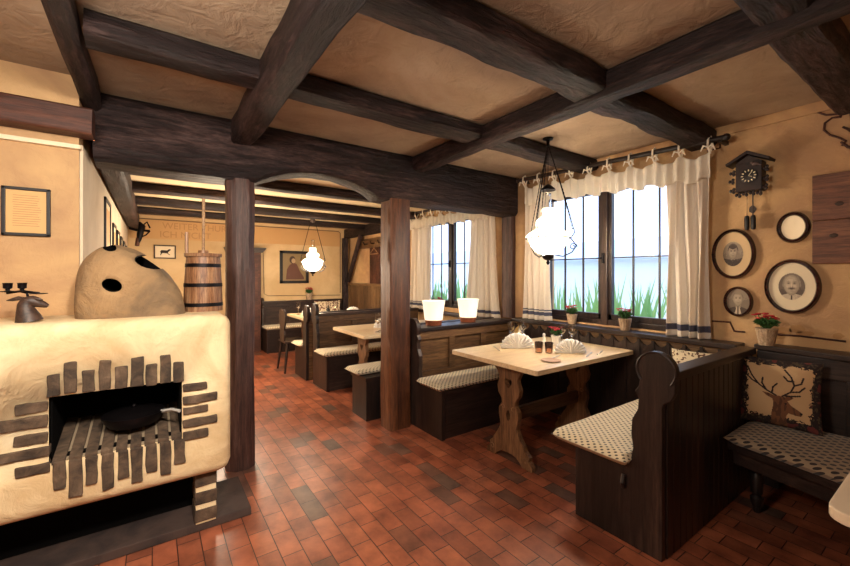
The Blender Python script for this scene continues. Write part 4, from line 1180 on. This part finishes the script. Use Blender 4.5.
ANT = [[(.48, .46), (.36, .52), (.25, .60), (.16, .72), (.11, .84)], [(.36, .52), (.30, .62), (.31, .70)], [(.25, .60), (.17, .64), (.10, .70)], [(.43, .49), (.44, .58), (.49, .64)],
       [(.56, .46), (.66, .54), (.70, .64), (.66, .76), (.58, .86)], [(.66, .54), (.76, .56), (.82, .63)], [(.70, .64), (.78, .68), (.80, .76)], [(.69, .70), (.62, .70), (.57, .76)], [(.58, .47), (.68, .48), (.77, .50)]]
def deer_cls(u, v):
    x, y = u, v*1.0
    if inpoly(x, y, HEAD):
        if math.hypot(x-.60, y-.355) < .014: return 3
        if math.hypot(x-.785, y-.245) < .022: return 3
        return 5 if hnoise(x*22, y*9) > .12 else 2
    for L in ANT:
        for a, b_ in zip(L, L[1:]):
            if seg_d(x, y, a, b_) < .0115: return 3
    e = min(x, 1-x, y, 1-y); k = .085+.045*hnoise(x*17, y*17)
    if y < .25: k += .03
    if e < k:
        if hnoise(x*9+4, y*9) > .28: return 4
        if hnoise(x*34, y*34+9) > .2: return 6
        return 3
    if e < k+.022 and hnoise(x*40, y*40) > 0: return 3
    return 1
M['pil_bg'] = plain('pil_bg', (204, 168, 126), .9); M['pil_deer'] = plain('pil_deer', (118, 78, 54), .9); M['pil_dark'] = plain('pil_dark', (44, 34, 34), .9)
M['pil_red'] = plain('pil_red', (104, 50, 48), .9); M['pil_deer2'] = plain('pil_deer2', (92, 60, 44), .9); M['pil_green'] = plain('pil_green', (78, 66, 52), .9)
M['pil_back'] = plain('pil_back', (196, 172, 150), .9)
pillow((3.22, .745, .49), .40, .43, .12, 8, 10, 'throw pillow printed with a stag head, on the corner bench', ['pil_back', 'pil_bg', 'pil_deer', 'pil_dark', 'pil_red', 'pil_deer2', 'pil_green'], deer_cls, 150, 150)
M['pil_cream'] = plain('pil_cream', (222, 206, 176), .9); M['pil_yellow'] = plain('pil_yellow', (206, 170, 104), .9)
pillow((3.28, 1.17, .49), .40, .40, .12, 20, 12, 'cream patterned pillow peeking over the near settle top', ['pil_cream', 'pil_cream', 'pil_deer2'], lambda u, v: 2 if hnoise(u*26, v*26) > .22 else 1, 90, 90)
pillow((3.26, 3.0, .49), .40, .40, .12, -50, 12, 'yellow pillow in the corner behind the wine glasses on the left settle', ['pil_cream', 'pil_yellow', 'pil_green'], lambda u, v: 2 if hnoise(u*9, v*9) > .33 else 1, 50, 50)
pillow((3.0, 7.82, .49), .55, .42, .12, 82, 10, 'red and cream patterned pillow on the bench against the back wall', ['pil_cream', 'pil_cream', 'pil_red'], lambda u, v: 2 if hnoise(u*20, v*20) > .1 else 1, 50, 50)

# ------------------------------------------------------------------ table ware
def napkin(x, y, z, r, yaw, label, group=None):
    """fan folded standing napkin"""
    m = MB(); n = 60
    def pos(u, v):
        a = PI*(u*1.0)
        rr = r*v*(1+.02*math.sin(u*22*PI)); d = (.018*math.sin(u*22*PI))*v+(.07*(1-v))*0
        px = rr*math.cos(a); pz = rr*math.sin(a)*.92
        dy = d+.05*r*math.cos(a*2)*v+.25*r*(1-math.sin(a))*v*.6
        c, s = math.cos(R(yaw)), math.sin(R(yaw))
        return (x+px*c-dy*s, y+px*s+dy*c, z+.004+pz)
    m.grid(132, 8, pos)
    m2 = m
    # second layer behind
    def pos2(u, v):
        a = PI*u; rr = r*.9*v; d = .05+.014*math.sin(u*18*PI)*v-.25*r*(1-math.sin(a))*v*.2
        c, s = math.cos(R(yaw)), math.sin(R(yaw)); px = rr*math.cos(a)
        return (x+px*c-d*s, y+px*s+d*c, z+.004+rr*math.sin(a)*.95)
    m.grid(100, 8, pos2)
    return tag(m.build('folded_napkin', 'linen', None, smooth=True, solid=.002), label, 'napkin', group)
def wine_glass(x, y, z, s, label, group):
    e = MB(); e.lathe([(0, .002), (.032*s, .001), (.033*s, .004), (.006*s, .010), (.0035*s, .02), (.0035*s, .085*s), (.012*s, .095*s), (.032*s, .125*s), (.036*s, .155*s), (.031*s, .20*s), (.0298*s, .20*s), (.0345*s, .155*s), (.030*s, .127*s), (.010*s, .099*s), (0, .097*s)], (x, y, z), 24)
    return tag(e.build('wine_glass', 'glass', None, smooth=True), label, 'wine glass', group)
TZ = .79
def tp(px, py): q = P(px, py, 'z', TZ); return q.x, q.y
x, y = tp(518, 349); napkin(x, y, TZ, .150, -35, 'white fan-folded napkin on the left part of the near pine table')
x, y = tp(571, 354); napkin(x, y, TZ, .130, -40, 'white fan-folded napkin right of the candle glasses on the pine table')
G1 = 'wine glasses on the near pine table'
for (px, py), lab in zip(((511, 342), (523, 341), (562, 345), (572, 346)), ('leftmost wine glass on the near pine table, behind the left napkin', 'second wine glass from the left, behind the left napkin', 'wine glass standing behind the right napkin, nearer the candle glasses', 'wine glass standing behind the right napkin, nearer the window')):
    x, y = tp(px, py); x = min(x, 3.33); wine_glass(x, y, TZ, 1.0, lab, G1)
M['amber'] = plain('amber', (96, 66, 58), .05, trans=.75, ior=1.45)
for (px, py), lab in zip(((539, 352.5), (549, 353)), ('left dark faceted candle glass on the near pine table', 'right dark faceted candle glass on the near pine table')):
    x, y = tp(px, py); e = thing('candle_glass', (x, y, TZ), lab, 'candle glass', 'dark candle glasses on the near pine table')
    m = MB(); m.lathe([(0, 0), (.026, 0), (.028, .01), (.034, .09), (.031, .09), (.026, .012), (0, .008)], (x, y, TZ), 16, mod=lambda a, h: 1+.05*math.cos(a*8)); m.build('glass_cup', 'amber', e, smooth=False)
    m = MB(); m.lathe([(0, .01), (.019, .01), (.019, .035), (0, .035)], (x, y, TZ), 14); m.build('tea_light', 'candle', e)
x, y = tp(544, 344)
for dx, lab in ((0, 'white salt shaker behind the candle glasses'), (.065, 'white pepper shaker right of the candle glasses')):
    m = MB(); m.lathe([(0, 0), (.018, 0), (.02, .02), (.011, .07), (.014, .085), (.012, .10), (0, .105)], (x+dx, y-dx, TZ), 18)
    tag(m.build('shaker', 'china', None, smooth=True), lab, 'shaker')
x, y = tp(551, 361)
m = MB(); m.lathe([(0, 0), (.05, 0), (.072, .006), (.074, .009), (.05, .005), (0, .004)], (x, y, TZ), 30); tag(m.build('side_plate', 'platecol', None, smooth=True), 'small flat brown plate at the front edge of the pine table', 'plate')
def cutlery(px, py, yaw, kind, label):
    x, y = tp(px, py); c, s = math.cos(R(yaw)), math.sin(R(yaw))
    L = .2; m = MB()
    def q(a, b_, z): return (x+a*c-b_*s, y+a*s+b_*c, TZ+z)
    m.tube([q(-L/2, 0, .004), q(-.01, 0, .004), q(.02, 0, .004), q(L/2, 0, .004)], [.004, .0035, .006 if kind == 'knife' else .0025, .003], 6)
    if kind == 'fork':
        for b_ in (-.006, 0, .006): m.tube([q(.04, 0, .004), q(.06, b_, .004), q(L/2+.01, b_, .004)], .0013, 4)
    tag(m.build(kind, 'steel', None, smooth=True), label, 'cutlery')
cutlery(503, 347, 60, 'knife', 'silver knife left of the left napkin on the pine table')
cutlery(556, 357, 15, 'knife', 'silver knife resting by the small brown plate')
cutlery(600, 353, 20, 'knife', 'silver knife at the right end of the pine table')
cutlery(589, 355, 20, 'fork', 'silver fork right of the right napkin on the pine table')
cutlery(497, 349, 60, 'fork', 'silver fork at the left end of the pine table')
M['place'] = plain('place', (214, 200, 176), .8)
# middle table
wine_glass(2.12, 3.98, TZ, 1.05, 'wine glass on the middle table, just left of the right post', 'wine glasses in the back room')
wine_glass(2.20, 4.06, TZ, 1.05, 'second wine glass on the middle table, touching the right post in view', 'wine glasses in the back room')
napkin(2.32, 4.22, TZ, .12, -35, 'white folded napkin on the middle table beside the right post')
# far table
napkin(2.10, 6.35, TZ, .12, -35, 'white folded napkin at the left of the farthest table')
napkin(2.75, 6.05, TZ, .13, -35, 'white folded napkin at the right of the farthest table')
for i, (x, y) in enumerate(((1.98, 6.5), (2.25, 6.4), (2.42, 6.3), (2.55, 6.3))):
    wine_glass(x, y, TZ, 1.0, ['leftmost wine glass on the farthest table', 'second wine glass from the left on the farthest table', 'third wine glass from the left on the farthest table', 'rightmost wine glass on the farthest table'][i], 'wine glasses in the back room')
m = MB(); m.lathe([(0, 0), (.03, 0), (.03, .09), (.012, .12), (.012, .15), (0, .15)], (2.38, 6.2, TZ), 16); tag(m.build('cruet_bottle', 'black', None, smooth=True), 'small dark bottle in the middle of the farthest table', 'bottle')

# antler lamp / iron bracket at far left corner
al = thing('antler_wall_lamp', (-.2, 7.6, 2.0), 'dark iron and antler wall lamp in the far left corner above the stove dome', 'wall lamp')
def ap(px, py, y=7.7): return P(px, py, 'y', y)
m = MB(); m.tube([ap(129, 228), ap(136, 230), ap(150, 231)], .02, 8); m.tube([ap(139, 222), ap(142, 226), ap(140, 234), ap(139, 240), ap(136, 246)], [.02, .05, .045, .03, .02], 8); m.tube([ap(150, 231), ap(146, 235), ap(139, 238)], .012, 6); m.tube([ap(142, 226), ap(147, 222), ap(150, 228)], .014, 6)
m.build('bracket', 'iron', al, smooth=True)
m = MB(); m.tube([ap(137, 246), ap(138, 239), ap(142, 233)], [.03, .03, .02], 8); m.build('bust', 'mantel', al, smooth=True)

# ------------------------------------------------------------------ lights
def point(loc, col, power, r=.08, name='light'):
    l = bpy.data.lights.new(name, 'POINT'); l.energy = power; l.color = [lin(col)[i] for i in range(3)]; l.shadow_soft_size = r
    o = bpy.data.objects.new(name, l); o.location = loc; C.objects.link(o); return o
def area(loc, rot, sx, sy, col, power, name='light'):
    l = bpy.data.lights.new(name, 'AREA'); l.shape = 'RECTANGLE'; l.size = sx; l.size_y = sy; l.energy = power; l.color = [lin(col)[i] for i in range(3)]
    o = bpy.data.objects.new(name, l); o.location = loc; o.rotation_euler = rot; C.objects.link(o); return o
WARM = (255, 236, 210)
point((2.706, 2.087, 1.70), WARM, 58, .10, 'lamp_bulb_near')
point((2.17, 6.34, 1.60), WARM, 58, .10, 'lamp_bulb_far')
for yy, zz in ((2.11, 1.65), (4.51, 1.63)):
    pa = area((W+.12, yy, zz), (0, R(90), 0), 1.35, 1.45, (255, 255, 255), 0, 'window_portal')
    pa.data.cycles.is_portal = True
# added fill lights without fixtures, near the camera and in the back room
point((-.45, .95, 2.1), (255, 243, 226), 48, .25, 'fill_light_left')  # unseen soft fill added left of the camera
def spot(loc, to, col, power, ang, r=.1, name='spot'):
    l = bpy.data.lights.new(name, 'SPOT'); l.energy = power; l.color = [lin(col)[i] for i in range(3)]; l.shadow_soft_size = r
    l.spot_size = R(ang); l.spot_blend = .9
    o = bpy.data.objects.new(name, l); o.location = loc; o.rotation_euler = (Vector(to)-Vector(loc)).to_track_quat('-Z', 'Y').to_euler(); C.objects.link(o)
spot((.25, .3, 2.42), (-.05, 2.9, .9), (255, 243, 226), 150, 95, .12, 'fill_spot_stove')  # added spot that brightens the stove front, no fixture behind it
point((.2, -1.0, 2.2), (255, 240, 222), 7, .3, 'fill_light_rear')  # weak unseen fill added behind the camera
point((.8, 5.6, 1.5), (255, 234, 204), 66, .35, 'fill_light_back_room')  # added fill that brightens the back room, no lamp hangs here

w = bpy.data.worlds.new('World'); bpy.context.scene.world = w; w.use_nodes = True
bg = w.node_tree.nodes['Background']; bg.inputs[0].default_value = lin((182, 204, 240)); bg.inputs[1].default_value = 1.8

# ------------------------------------------------------------------ camera
cam = bpy.data.cameras.new('Camera'); cam.sensor_width = 36; cam.lens = F_/850*36; cam.clip_start = .05
co = bpy.data.objects.new('Camera', cam); C.objects.link(co); co.location = (0, 0, H_)
co.rotation_euler = (R(90), 0, -A_); cam.shift_y = -(283-CY)/850
sc = bpy.context.scene; sc.camera = co
sc.view_settings.view_transform = 'Standard'; sc.view_settings.look = 'None'; sc.view_settings.gamma = 1; sc.view_settings.use_curve_mapping = False
sc.view_settings.exposure = 1.05
for o in bpy.data.objects:
    if '_o' in o: del o['_o']
